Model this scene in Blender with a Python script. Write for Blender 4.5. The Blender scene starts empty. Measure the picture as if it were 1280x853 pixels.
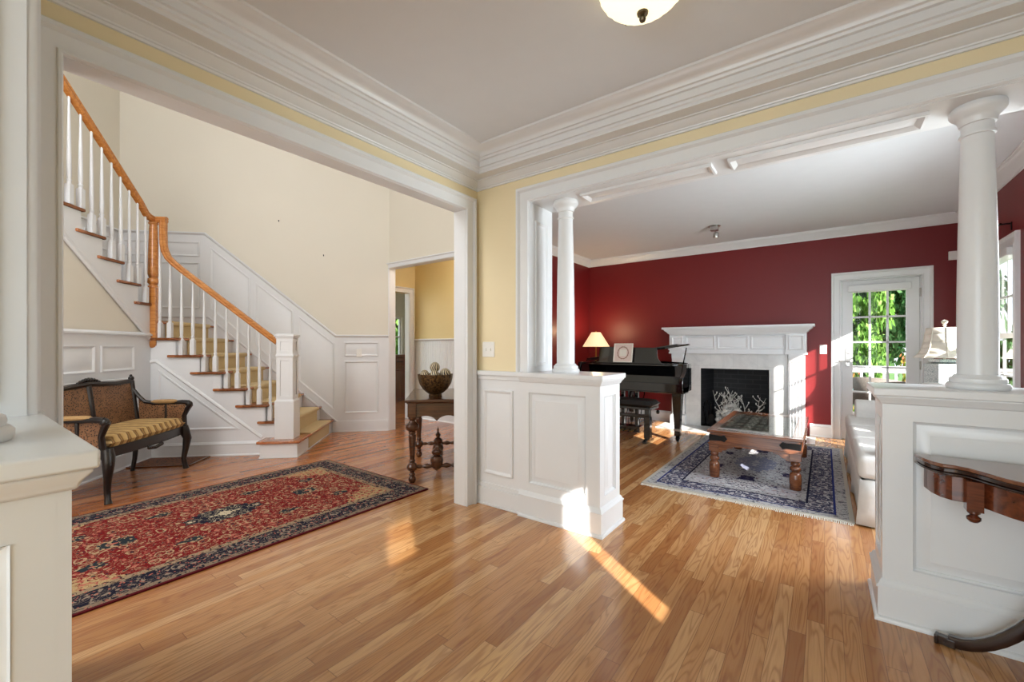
import bpy, bmesh, math, random
from mathutils import Vector, Matrix
R_ = math.radians
S = bpy.context.scene
COL = S.collection
random.seed(7)

# ------------------------------------------------------------------ camera, world, sun, big lights, exposure
cam_d = bpy.data.cameras.new('camera'); cam = bpy.data.objects.new('camera', cam_d); COL.objects.link(cam)
cam.location = (0, 0, 1.2); cam.rotation_euler = (R_(90), 0, R_(36.4))
cam_d.sensor_width = 36; cam_d.lens = 36 * 530 / 1280; cam_d.shift_y = 7.5 / 1280
cam_d.clip_start = 0.05; cam_d.clip_end = 200
S.camera = cam
S.view_settings.view_transform = 'Standard'; S.view_settings.look = 'None'
S.view_settings.gamma = 1; S.view_settings.exposure = 0.64
S.view_settings.use_curve_mapping = False

W = bpy.data.worlds.new('world'); S.world = W; W.use_nodes = True
bgn = W.node_tree.nodes['Background']; bgn.inputs[0].default_value = (0.86, 0.93, 1.0, 1); bgn.inputs[1].default_value = 1.5

SUN_V = Vector((-0.807, 0.591, -0.455)).normalized()
sd = bpy.data.lights.new('sun', 'SUN'); sd.energy = 11.5; sd.angle = R_(0.6); sd.color = (1.0, 0.96, 0.90)
so = bpy.data.objects.new('sun', sd); COL.objects.link(so)
so.rotation_euler = SUN_V.to_track_quat('-Z', 'Y').to_euler(); so.location = (8, -6, 8)

def area(name, loc, d, sx, sy, power, color=(1, 1, 1)):
    l = bpy.data.lights.new(name, 'AREA'); l.shape = 'RECTANGLE'; l.size = sx; l.size_y = sy; l.energy = power; l.color = color
    o = bpy.data.objects.new(name, l); COL.objects.link(o); o.location = loc
    o.rotation_euler = Vector(d).to_track_quat('-Z', 'Y').to_euler(); return o
area('fill_back_room', (-0.45, -3.3, 1.4), (0, 1, 0.22), 3.0, 2.2, 84, (0.74, 0.88, 1.0))  # added fill lamp behind the camera; the back wall has no window
area('fill_foyer_high', (-3.5, -1.0, 3.6), (-0.8, 1, -0.35), 2.2, 2.4, 90, (0.92, 0.95, 1.0))  # added fill lamp high in the foyer; no windows are built there
area('fill_foyer_low', (-2.95, -1.0, 1.2), (-0.2, 1, 0.0), 1.0, 2.0, 14, (1.0, 0.95, 0.88))  # added fill lamp at door height; the foyer front wall is closed
area('fill_living_window', (1.50, 3.72, 1.30), (-1, 0.1, -0.15), 1.5, 1.45, 66, (0.86, 0.93, 1.0)).data.spread = R_(160)  # added fill lamp just outside the glass, standing in for sky light
hl = bpy.data.lights.new('hall_fill', 'POINT'); hl.energy = 16; hl.shadow_soft_size = .12; hl.color = (1, .95, .86)  # unseen point lamp added to brighten the hall, no fixture
ho = bpy.data.objects.new('hall_fill', hl); COL.objects.link(ho); ho.location = (-3.85, 4.45, 2.6)

# ------------------------------------------------------------------ materials
def lin(c):
    return tuple(((v / 255) / 12.92 if v / 255 <= 0.04045 else ((v / 255 + 0.055) / 1.055) ** 2.4) for v in c) + (1,)
def new_mat(name):
    m = bpy.data.materials.new(name); m.use_nodes = True
    nt = m.node_tree; return m, nt, nt.nodes['Principled BSDF']
class NB:
    """small node helper"""
    def __init__(s, nt): s.nt = nt
    def n(s, t, **k):
        x = s.nt.nodes.new(t)
        for a, b in k.items(): setattr(x, a, b)
        return x
    def set(s, sock, v):
        if isinstance(v, bpy.types.NodeSocket): s.nt.links.new(v, sock)
        else: sock.default_value = v
    def m(s, op, a, b=None, c=None, clamp=False):
        x = s.n('ShaderNodeMath', operation=op); x.use_clamp = clamp
        s.set(x.inputs[0], a)
        if b is not None: s.set(x.inputs[1], b)
        if c is not None: s.set(x.inputs[2], c)
        return x.outputs[0]
    def mix(s, f, a, b, bt='MIX'):
        x = s.n('ShaderNodeMix', data_type='RGBA', blend_type=bt)
        s.set(x.inputs[0], f); s.set(x.inputs[6], a); s.set(x.inputs[7], b); return x.outputs[2]
    def comb(s, x=0.0, y=0.0, z=0.0):
        c = s.n('ShaderNodeCombineXYZ'); s.set(c.inputs[0], x); s.set(c.inputs[1], y); s.set(c.inputs[2], z); return c.outputs[0]
    def sep(s, v):
        c = s.n('ShaderNodeSeparateXYZ'); s.set(c.inputs[0], v); return c.outputs
    def noise(s, v, scale=1.0, detail=2.0, rough=0.5, dist=0.0):
        x = s.n('ShaderNodeTexNoise'); s.set(x.inputs['Vector'], v)
        x.inputs['Scale'].default_value = scale; x.inputs['Detail'].default_value = detail
        x.inputs['Roughness'].default_value = rough; x.inputs['Distortion'].default_value = dist; return x.outputs[0]
    def vor(s, v, scale=1.0, feature='F1', out=0):
        x = s.n('ShaderNodeTexVoronoi', feature=feature); s.set(x.inputs['Vector'], v); x.inputs['Scale'].default_value = scale
        return x.outputs[out]
    def ramp(s, f, stops, interp='LINEAR'):
        x = s.n('ShaderNodeValToRGB'); r = x.color_ramp; r.interpolation = interp
        while len(r.elements) < len(stops): r.elements.new(0.5)
        for e, (p, c) in zip(r.elements, stops): e.position = p; e.color = c
        s.set(x.inputs[0], f); return x.outputs[0]
    def white(s, v, dim='2D'):
        x = s.n('ShaderNodeTexWhiteNoise', noise_dimensions=dim)
        s.set(x.inputs['W'] if dim == '1D' else x.inputs['Vector'], v); return x.outputs
    def bump(s, hgt, strength=0.3, dist=0.01):
        x = s.n('ShaderNodeBump'); x.inputs['Strength'].default_value = strength; x.inputs['Distance'].default_value = dist
        s.set(x.inputs['Height'], hgt); return x.outputs[0]
    def tc(s, which='Object'): return s.n('ShaderNodeTexCoord').outputs[which]
    def pos(s): return s.n('ShaderNodeNewGeometry').outputs['Position']

def plain(name, rgb, rough=0.5, metal=0.0, coat=0.0, var=0.0, vscale=8.0, bump=0.0, bscale=60.0, spec=None):
    m, nt, p = new_mat(name); nb = NB(nt); c = lin(rgb)
    p.inputs['Base Color'].default_value = c; p.inputs['Roughness'].default_value = rough; p.inputs['Metallic'].default_value = metal
    p.inputs['Coat Weight'].default_value = coat; p.inputs['Coat Roughness'].default_value = 0.08
    if spec is not None: p.inputs['Specular IOR Level'].default_value = spec
    v = nb.tc('Object')
    f = nb.noise(v, vscale, 4)
    lo = tuple(x * (1 - var) for x in c[:3]) + (1,); hi = tuple(min(1, x * (1 + var)) for x in c[:3]) + (1,)
    nt.links.new(nb.ramp(f, [(0.3, lo), (0.7, hi)]), p.inputs['Base Color'])
    if bump: nt.links.new(nb.bump(nb.noise(v, bscale, 3), bump, 0.004), p.inputs['Normal'])
    return m
def woodm(name, dark, light, rough=0.3, coat=0.3, scale=1.0, axis='X'):
    m, nt, p = new_mat(name); nb = NB(nt)
    x, y, z = nb.sep(nb.tc('Object'))
    k = {'X': (2.5, 40, 40), 'Y': (40, 2.5, 40), 'Z': (40, 40, 2.5)}[axis]
    v = nb.comb(nb.m('MULTIPLY', x, k[0] * scale), nb.m('MULTIPLY', y, k[1] * scale), nb.m('MULTIPLY', z, k[2] * scale))
    f = nb.noise(v, 1.0, 5, 0.6, 0.6)
    c = nb.ramp(f, [(0.3, lin(dark)), (0.7, lin(light))])
    nt.links.new(c, p.inputs['Base Color']); p.inputs['Roughness'].default_value = rough
    p.inputs['Coat Weight'].default_value = coat; p.inputs['Coat Roughness'].default_value = 0.1
    nt.links.new(nb.bump(f, 0.08, 0.002), p.inputs['Normal'])
    return m

M = {}
M['white'] = plain('white_paint', (230, 231, 232), 0.28, var=0.01)
M['ceiling'] = plain('ceiling_paint', (224, 227, 230), 0.7, var=0.01)
M['yellow'] = plain('yellow_wall_paint', (238, 221, 182), 0.55, var=0.015, vscale=1.5)
M['cream'] = plain('cream_wall_paint', (228, 221, 205), 0.6, var=0.015, vscale=1.2)
M['ochre'] = plain('hall_yellow_paint', (222, 202, 148), 0.6, var=0.02, vscale=1.5)
M['red'] = plain('red_wall_paint', (116, 21, 23), 0.45, var=0.04, vscale=0.8)
M['oak'] = woodm('oak_handrail', (172, 102, 44), (214, 146, 76), 0.25, 0.4)
M['oak_red'] = woodm('oak_tread', (150, 82, 42), (192, 122, 74), 0.25, 0.4, axis='Y')
M['walnut'] = woodm('walnut', (44, 24, 14), (92, 54, 30), 0.22, 0.5)
M['jacobean'] = woodm('dark_oak', (48, 25, 14), (98, 57, 32), 0.26, 0.4)
M['mahogany'] = woodm('mahogany', (62, 26, 15), (118, 58, 32), 0.2, 0.6)
M['mahogany_top'] = woodm('mahogany_top', (92, 52, 36), (140, 96, 70), 0.18, 0.6)
M['mahogany_dark'] = woodm('mahogany_edge', (24, 13, 10), (46, 24, 18), 0.2, 0.6)
M['sheesham'] = woodm('sheesham', (70, 36, 18), (138, 80, 44), 0.22, 0.5)
M['settee'] = woodm('settee_frame', (10, 6, 4), (28, 15, 10), 0.36, 0.12)
M['black'] = plain('piano_black', (6, 6, 7), 0.06, coat=1.0)
M['black_matt'] = plain('black_leather', (14, 14, 15), 0.35, bump=0.2, bscale=120)
M['iron'] = plain('dark_iron', (30, 28, 27), 0.45, 0.8, var=0.2)
M['brass'] = plain('brass', (190, 150, 80), 0.3, 1.0)
M['pewter'] = plain('pewter', (120, 112, 92), 0.35, 1.0)
M['steel'] = plain('satin_nickel', (190, 188, 184), 0.28, 1.0)
M['plate'] = plain('switch_plate', (240, 238, 232), 0.3)
M['marble'] = plain('pale_marble_tile', (222, 221, 217), 0.16, var=0.06, vscale=5)
M['pebble'] = plain('silver_leaf', (222, 219, 212), 0.4, 0.15, var=0.25, vscale=30)
M['slip'] = plain('sofa_slipcover', (216, 214, 209), 0.85, var=0.03, vscale=30, bump=0.25, bscale=90)
M['paper'] = plain('paper', (232, 226, 212), 0.7, var=0.02)
M['pinkpaper'] = plain('pale_pink_cover', (226, 205, 192), 0.6, var=0.04)
M['tan'] = plain('tan_upholstery', (176, 140, 92), 0.85, var=0.08, vscale=60, bump=0.3, bscale=200)
M['deck'] = woodm('grey_deck', (120, 100, 86), (156, 134, 116), 0.7, 0.0)
M['wicker'] = plain('grey_wicker', (120, 112, 104), 0.8, var=0.3, vscale=120)
M['bark'] = plain('bark', (80, 62, 46), 0.9, var=0.3, vscale=20)
M['teal'] = plain('teal_fabric', (120, 160, 162), 0.8)
M['cabinet'] = woodm('kitchen_cabinet', (84, 40, 20), (126, 66, 34), 0.35, 0.2, axis='Z')
M['redbook'] = plain('red_binding', (150, 40, 34), 0.45)
M['grass'] = plain('lawn', (70, 110, 40), 0.95, var=0.4, vscale=3)

def glass_mat(name, tint=(1, 1, 1, 1), refl=0.02):
    m = bpy.data.materials.new(name); m.use_nodes = True; nt = m.node_tree; nt.nodes.clear(); nb = NB(nt)
    o = nb.n('ShaderNodeOutputMaterial'); t = nb.n('ShaderNodeBsdfTransparent'); g = nb.n('ShaderNodeBsdfGlossy')
    t.inputs[0].default_value = tint; g.inputs['Roughness'].default_value = 0.01
    lw = nb.n('ShaderNodeLayerWeight'); lw.inputs[0].default_value = 0.5
    fr = nb.m('MULTIPLY_ADD', nb.m('POWER', lw.outputs['Facing'], 4.0), 0.8, refl, clamp=True)
    mx = nb.n('ShaderNodeMixShader'); nt.links.new(fr, mx.inputs[0])
    nt.links.new(t.outputs[0], mx.inputs[1]); nt.links.new(g.outputs[0], mx.inputs[2]); nt.links.new(mx.outputs[0], o.inputs[0]); return m
M['glass'] = glass_mat('window_glass')
M['dimglass'] = glass_mat('patch_dimming_glass', (0.62, 0.6, 0.56, 1))  # tint added only to weaken the sun patch from one slit
M['tableglass'] = glass_mat('table_glass', (0.93, 0.96, 0.95, 1), 0.07)
def emis(name, rgb, base, strength):
    m, nt, p = new_mat(name); p.inputs['Base Color'].default_value = lin(base); p.inputs['Roughness'].default_value = 0.5
    p.inputs['Emission Color'].default_value = lin(rgb); p.inputs['Emission Strength'].default_value = strength; return m
M['dome'] = emis('lit_alabaster', (255, 238, 196), (250, 240, 215), 0.85)
M['shade_lit'] = emis('lit_lamp_shade', (255, 226, 170), (240, 226, 195), 0.55)
M['shade'] = plain('lamp_shade_fabric', (240, 234, 222), 0.8, var=0.02)

def floor_mat():
    m, nt, p = new_mat('oak_strip_floor'); nb = NB(nt)
    x, y, z = nb.sep(nb.pos()); w = 0.062; Lp = 0.95
    xr = nb.m('DIVIDE', x, w); row = nb.m('FLOOR', xr)
    rr = nb.white(row, '1D')[0]
    yr = nb.m('DIVIDE', nb.m('ADD', y, nb.m('MULTIPLY', rr, 9.3)), Lp); colm = nb.m('FLOOR', yr)
    wn = nb.white(nb.comb(row, colm), '2D')[0]
    base = nb.ramp(wn, [(0.0, lin((166, 110, 62))), (0.3, lin((194, 139, 86))), (0.65, lin((206, 155, 101))), (1.0, lin((218, 173, 121)))])
    off = nb.m('MULTIPLY', wn, 83.0)
    fine = nb.noise(nb.comb(nb.m('MULTIPLY', x, 160), nb.m('MULTIPLY', y, 5), off), 1, 4, 0.6)
    big = nb.noise(nb.comb(nb.m('MULTIPLY', x, 14), nb.m('MULTIPLY', y, 1.3), off), 1, 1.5, 0.5, 0.3)
    lines = nb.m('POWER', nb.m('MULTIPLY_ADD', nb.m('SINE', nb.m('MULTIPLY', big, 75.0)), 0.5, 0.5), 3.0)
    blotch = nb.noise(nb.comb(nb.m('MULTIPLY', x, 22), nb.m('MULTIPLY', y, 3.5), off), 1, 2)
    blm = nb.m('MULTIPLY', nb.m('SUBTRACT', blotch, 0.62, clamp=True), 3.2, clamp=True)
    c = nb.mix(nb.m('MULTIPLY', lines, 0.46), base, lin((138, 80, 40)))
    c = nb.mix(nb.m('MULTIPLY', nb.m('SUBTRACT', fine, 0.42, clamp=True), 0.8, clamp=True), c, lin((150, 92, 46)))
    c = nb.mix(blm, c, lin((126, 66, 34)))
    fx = nb.m('FRACT', xr); fy = nb.m('FRACT', yr)
    ex = nb.m('MINIMUM', fx, nb.m('SUBTRACT', 1.0, fx)); ey = nb.m('MINIMUM', fy, nb.m('SUBTRACT', 1.0, fy))
    seam = nb.m('MAXIMUM', nb.m('LESS_THAN', ex, 0.018), nb.m('LESS_THAN', ey, 0.0016))
    c = nb.mix(nb.m('MULTIPLY', seam, 0.55), c, lin((84, 44, 22)))
    foyer_warmth = nb.m('MULTIPLY', nb.m('SUBTRACT', -2.4, x, clamp=True), 1.2, clamp=True)  # same boards; the foyer's warmer light is put into their colour
    c = nb.mix(nb.m('MULTIPLY', foyer_warmth, 0.62), c, lin((218, 152, 96)), 'MULTIPLY')
    nt.links.new(c, p.inputs['Base Color'])
    p.inputs['Roughness'].default_value = 0.24; p.inputs['Coat Weight'].default_value = 0.35; p.inputs['Coat Roughness'].default_value = 0.1
    hgt = nb.m('ADD', nb.m('MULTIPLY', seam, -0.6), nb.m('MULTIPLY', big, 0.06))
    nt.links.new(nb.bump(hgt, 0.12, 0.003), p.inputs['Normal']); return m
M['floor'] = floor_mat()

def rug_mat(name, Wd, Ln, bands, field, motif1, motif2, motif3, med, medmotif, sp, med_r, scale):
    """bands: (distance from the edge, colour, motif colour); field inside the last band"""
    m, nt, p = new_mat(name); nb = NB(nt)
    gx, gy, gz = nb.sep(nb.tc('Object'))
    au = nb.m('ABSOLUTE', gx); av = nb.m('ABSOLUTE', gy)
    e = nb.m('MINIMUM', nb.m('SUBTRACT', Wd / 2, au), nb.m('SUBTRACT', Ln / 2, av))
    q = nb.comb(au, av, 0.0)
    warp = nb.noise(q, scale * 0.5, 2)
    qq = nb.comb(nb.m('ADD', au, nb.m('MULTIPLY', warp, 0.05)), nb.m('ADD', av, nb.m('MULTIPLY', warp, 0.07)), 0.0)
    v1 = nb.vor(qq, scale * 0.55); v2 = nb.vor(qq, scale * 1.25); v3 = nb.vor(qq, scale * 2.2)
    n1 = nb.noise(qq, scale * 1.6, 3); n2 = nb.noise(qq, scale * 0.9, 2, 0.5, 1.2)
    # vines: contours of a smooth noise
    vine = nb.m('LESS_THAN', nb.m('ABSOLUTE', nb.m('SUBTRACT', nb.m('FRACT', nb.m('MULTIPLY', n2, 6.0)), 0.5)), 0.055)
    ring = nb.m('LESS_THAN', nb.m('ABSOLUTE', nb.m('SUBTRACT', v1, 0.30)), 0.03)
    petal = nb.m('LESS_THAN', v2, 0.21); dot = nb.m('LESS_THAN', v3, 0.22)
    c = nb.mix(nb.m('GREATER_THAN', n1, 0.60), field, motif3)
    c = nb.mix(vine, c, motif1)
    c = nb.mix(petal, c, motif1); c = nb.mix(dot, c, motif2)
    c = nb.mix(ring, c, motif1)
    c = nb.mix(nb.m('LESS_THAN', v1, 0.11), c, motif2)
    for cu, cv, rr_ in ((0.0, Ln * .235, .075), (Wd * .2, Ln * .12, .06), (Wd * .17, Ln * .30, .055)):
        dd = nb.m('SQRT', nb.m('ADD', nb.m('POWER', nb.m('SUBTRACT', au, cu), 2.0), nb.m('POWER', nb.m('MULTIPLY', nb.m('SUBTRACT', av, cv), 0.7), 2.0)))
        dd = nb.m('ADD', dd, nb.m('MULTIPLY', nb.m('SUBTRACT', v2, 0.3), 0.05))
        c = nb.mix(nb.m('LESS_THAN', dd, rr_), c, nb.mix(nb.m('MAXIMUM', nb.m('GREATER_THAN', n1, 0.56), petal), motif2, motif1)); c = nb.mix(nb.m('LESS_THAN', dd, rr_ * .35), c, motif3)
    # spandrels
    ei = bands[-1][0]
    du = nb.m('DIVIDE', nb.m('SUBTRACT', Wd / 2 - ei, au), Wd * 0.26); dv = nb.m('DIVIDE', nb.m('SUBTRACT', Ln / 2 - ei, av), Ln * 0.22)
    rs = nb.m('ADD', nb.m('POWER', nb.m('MAXIMUM', du, 0.0), 1.2), nb.m('POWER', nb.m('MAXIMUM', dv, 0.0), 1.2))
    rs = nb.m('ADD', rs, nb.m('MULTIPLY', nb.m('SUBTRACT', v2, 0.3), 0.5))
    spc = nb.mix(nb.m('GREATER_THAN', n1, 0.55), sp, motif3); spc = nb.mix(petal, spc, motif2); spc = nb.mix(nb.m('MAXIMUM', vine, ring), spc, field)
    c = nb.mix(nb.m('LESS_THAN', rs, 0.72), c, spc)
    # medallion
    r = nb.m('SQRT', nb.m('ADD', nb.m('POWER', nb.m('DIVIDE', au, med_r[0]), 2.0), nb.m('POWER', nb.m('DIVIDE', av, med_r[1]), 2.0)))
    r = nb.m('ADD', r, nb.m('MULTIPLY', nb.m('SUBTRACT', v2, 0.3), 0.35))
    mc = nb.mix(nb.m('MAXIMUM', petal, vine), med, medmotif); mc = nb.mix(nb.m('LESS_THAN', r, 0.38), mc, nb.mix(nb.m('MAXIMUM', nb.m('GREATER_THAN', n1, 0.52), dot), medmotif, med))
    c = nb.mix(nb.m('LESS_THAN', r, 1.0), c, mc)
    prev = None
    for dist, colr, mot in reversed(bands):
        bc = colr
        if mot is not None:
            k = nb.m('MAXIMUM', nb.m('MAXIMUM', petal, vine), ring)
            k = nb.m('MAXIMUM', k, nb.m('GREATER_THAN', n1, 0.60))
            bc = nb.mix(k, colr, mot); bc = nb.mix(dot, bc, motif3)
        c = nb.mix(nb.m('LESS_THAN', e, dist), c, bc)
    fine = nb.noise(nb.comb(nb.m('MULTIPLY', gx, 160), nb.m('MULTIPLY', gy, 220), 0.0), 1, 2)
    c = nb.mix(nb.m('MULTIPLY', fine, 0.35), c, (0.02, 0.015, 0.015, 1))
    nt.links.new(c, p.inputs['Base Color']); p.inputs['Roughness'].default_value = 0.95; p.inputs['Specular IOR Level'].default_value = 0.1
    nt.links.new(nb.bump(fine, 0.5, 0.004), p.inputs['Normal']); return m
NAVY = lin((28, 30, 48)); CREAM = lin((190, 164, 128)); RUGRED = lin((128, 24, 28)); TEALD = lin((40, 50, 58)); ROSE = lin((196, 112, 96))
M['rug_red'] = rug_mat('red_persian_rug', 1.56, 2.46,
    [(0.016, lin((96, 20, 30)), None), (0.055, lin((150, 132, 110)), NAVY), (0.20, NAVY, lin((156, 140, 124))), (0.245, lin((172, 150, 120)), lin((70, 44, 48)))],
    RUGRED, CREAM, TEALD, ROSE, NAVY, lin((214, 200, 170)), lin((196, 168, 122)), (0.15, 0.25), 19)
M['rug_blue'] = rug_mat('blue_persian_rug', 1.47, 2.6,
    [(0.03, lin((206, 200, 186)), None), (0.10, lin((196, 196, 196)), lin((112, 112, 120))), (0.115, lin((40, 54, 120)), None), (0.27, lin((66, 68, 96)), lin((206, 204, 206))), (0.285, lin((30, 32, 60)), None), (0.35, lin((196, 196, 198)), lin((110, 104, 108)))],
    lin((220, 219, 220)), lin((112, 106, 122)), lin((52, 48, 84)), lin((176, 158, 160)), lin((150, 154, 180)), lin((216, 214, 218)), lin((190, 188, 196)), (0.2, 0.35), 15)

def cane_mat():
    m, nt, p = new_mat('cane'); nb = NB(nt)
    x, y, z = nb.sep(nb.tc('Object'))
    v1 = nb.vor(nb.tc('Object'), 75)
    nn = nb.noise(nb.tc('Object'), 9, 3)
    c = nb.mix(nb.m('GREATER_THAN', v1, 0.36), lin((34, 18, 11)), nb.mix(nn, lin((96, 62, 38)), lin((160, 116, 78))))
    nt.links.new(c, p.inputs['Base Color']); p.inputs['Roughness'].default_value = 0.5; return m
M['cane'] = cane_mat()
def stripe_mat():
    m, nt, p = new_mat('striped_cushion'); nb = NB(nt)
    v = nb.tc('Object'); x, y, z = nb.sep(v)
    n = nb.noise(v, 14, 2)
    t = nb.m('FRACT', nb.m('ADD', nb.m('MULTIPLY', x, 13.0), nb.m('MULTIPLY', n, 0.6)))
    c = nb.ramp(t, [(0.0, lin((196, 160, 98))), (0.34, lin((212, 180, 122))), (0.46, lin((92, 62, 32))), (0.6, lin((170, 130, 72))), (0.76, lin((112, 78, 42))), (0.9, lin((196, 160, 98)))])
    nt.links.new(c, p.inputs['Base Color']); p.inputs['Roughness'].default_value = 0.8; return m
M['stripe'] = stripe_mat()
def carpet_mat():
    m, nt, p = new_mat('sisal_runner'); nb = NB(nt)
    v = nb.tc('Object'); f = nb.noise(v, 260, 2); g = nb.vor(v, 160)
    c = nb.mix(f, lin((190, 166, 122)), lin((228, 206, 162)))
    nt.links.new(c, p.inputs['Base Color']); p.inputs['Roughness'].default_value = 0.95
    nt.links.new(nb.bump(g, 0.5, 0.004), p.inputs['Normal']); return m
M['carpet'] = carpet_mat()
def stripeball():
    m, nt, p = new_mat('striped_ball'); nb = NB(nt)
    x, y, z = nb.sep(nb.tc('Object'))
    ang = nb.m('ARCTAN2', y, x); t = nb.m('FRACT', nb.m('ADD', nb.m('MULTIPLY', ang, 13 / (2 * math.pi)), nb.m('MULTIPLY', nb.m('SINE', nb.m('MULTIPLY', z, 70)), 0.2)))
    c = nb.mix(nb.m('GREATER_THAN', t, 0.5), lin((38, 24, 18)), lin((220, 204, 172)))
    nt.links.new(c, p.inputs['Base Color']); p.inputs['Roughness'].default_value = 0.4; return m
M['ball'] = stripeball()
def bowl_mat():
    m, nt, p = new_mat('bronze_bowl'); nb = NB(nt)
    v = nb.tc('Object'); f = nb.noise(v, 60, 4)
    nt.links.new(nb.ramp(f, [(0.35, lin((40, 26, 16))), (0.7, lin((128, 96, 56)))]), p.inputs['Base Color'])
    p.inputs['Roughness'].default_value = 0.35; p.inputs['Metallic'].default_value = 0.5
    nt.links.new(nb.bump(f, 0.5, 0.004), p.inputs['Normal']); return m
M['bowl'] = bowl_mat()
def brick_mat():
    m, nt, p = new_mat('sooty_firebrick'); nb = NB(nt)
    x, y, z = nb.sep(nb.tc('Object'))
    b = nb.n('ShaderNodeTexBrick'); nt.links.new(nb.comb(nb.m('ADD', x, y), z, 0.0), b.inputs['Vector'])
    b.inputs['Scale'].default_value = 1; b.inputs['Brick Width'].default_value = 0.2; b.inputs['Row Height'].default_value = 0.07; b.inputs['Mortar Size'].default_value = 0.006
    b.inputs['Color1'].default_value = lin((34, 34, 36)); b.inputs['Color2'].default_value = lin((26, 26, 28)); b.inputs['Mortar'].default_value = lin((50, 50, 52))
    nt.links.new(b.outputs[0], p.inputs['Base Color']); p.inputs['Roughness'].default_value = 0.6; return m
M['brick'] = brick_mat()
def tile_mat():
    m, nt, p = new_mat('marble_tile_grid'); nb = NB(nt)
    x, y, z = nb.sep(nb.tc('Object'))
    f = nb.noise(nb.tc('Object'), 4, 6, 0.6, 0.8)
    c = nb.ramp(f, [(0.3, lin((206, 206, 204))), (0.6, lin((228, 227, 224)))])
    gxx = nb.m('FRACT', nb.m('DIVIDE', x, 0.305)); gz = nb.m('FRACT', nb.m('DIVIDE', z, 0.305))
    g = nb.m('MAXIMUM', nb.m('LESS_THAN', gxx, 0.008), nb.m('LESS_THAN', gz, 0.008))
    c = nb.mix(nb.m('MULTIPLY', g, 0.5), c, lin((176, 176, 174)))
    nt.links.new(c, p.inputs['Base Color']); p.inputs['Roughness'].default_value = 0.14; return m
M['tile'] = tile_mat()
def porcelain():
    m, nt, p = new_mat('blue_white_porcelain'); nb = NB(nt)
    v = nb.tc('Object'); f = nb.noise(v, 55, 3, 0.5, 1.5)
    t = nb.m('ABSOLUTE', nb.m('SUBTRACT', nb.m('FRACT', nb.m('MULTIPLY', f, 5)), 0.5))
    c = nb.mix(nb.m('LESS_THAN', t, 0.16), lin((222, 228, 228)), lin((120, 146, 156)))
    nt.links.new(c, p.inputs['Base Color']); p.inputs['Roughness'].default_value = 0.15; return m
M['porcelain'] = porcelain()
def grille_mat():
    m, nt, p = new_mat('pierced_grille'); nb = NB(nt)
    v = nb.vor(nb.tc('Object'), 42)
    c = nb.mix(nb.m('LESS_THAN', v, 0.42), lin((126, 72, 36)), lin((52, 24, 14)))
    nt.links.new(c, p.inputs['Base Color']); p.inputs['Roughness'].default_value = 0.5; return m
M['grille'] = grille_mat()
def carved_mat():
    m, nt, p = new_mat('carved_panel'); nb = NB(nt)
    x, y, z = nb.sep(nb.tc('Object'))
    q = nb.comb(nb.m('PINGPONG', x, 0.09), nb.m('PINGPONG', y, 0.09), 0.0)
    v = nb.vor(q, 34); n = nb.noise(nb.tc('Object'), 30, 3)
    c = nb.mix(nb.m('LESS_THAN', v, 0.36), lin((40, 35, 32)), lin((206, 200, 190)))
    c = nb.mix(nb.m('MULTIPLY', n, 0.4), c, lin((60, 48, 40)))
    nt.links.new(c, p.inputs['Base Color']); p.inputs['Roughness'].default_value = 0.5
    nt.links.new(nb.bump(v, 0.8, 0.01), p.inputs['Normal']); return m
M['carved'] = carved_mat()
def leaf_mat(name, a, b, c3):
    m = bpy.data.materials.new(name); m.use_nodes = True; nt = m.node_tree; nt.nodes.clear(); nb = NB(nt)
    o = nb.n('ShaderNodeOutputMaterial'); d = nb.n('ShaderNodeBsdfDiffuse'); t = nb.n('ShaderNodeBsdfTranslucent'); mx = nb.n('ShaderNodeMixShader')
    rnd = nb.n('ShaderNodeNewGeometry').outputs['Random Per Island']
    c = nb.ramp(rnd, [(0.0, lin(a)), (0.5, lin(b)), (1.0, lin(c3))])
    nt.links.new(c, d.inputs[0]); nt.links.new(c, t.inputs[0]); mx.inputs[0].default_value = 0.4
    nt.links.new(d.outputs[0], mx.inputs[1]); nt.links.new(t.outputs[0], mx.inputs[2]); nt.links.new(mx.outputs[0], o.inputs[0]); return m
M['leaf'] = leaf_mat('green_leaves', (58, 96, 40), (106, 150, 66), (160, 198, 112))
M['leaf_dark'] = leaf_mat('dark_leaves', (36, 70, 40), (70, 112, 66), (116, 156, 104))
M['flower'] = leaf_mat('flowering_leaves', (70, 120, 40), (130, 160, 60), (214, 120, 90))

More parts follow.
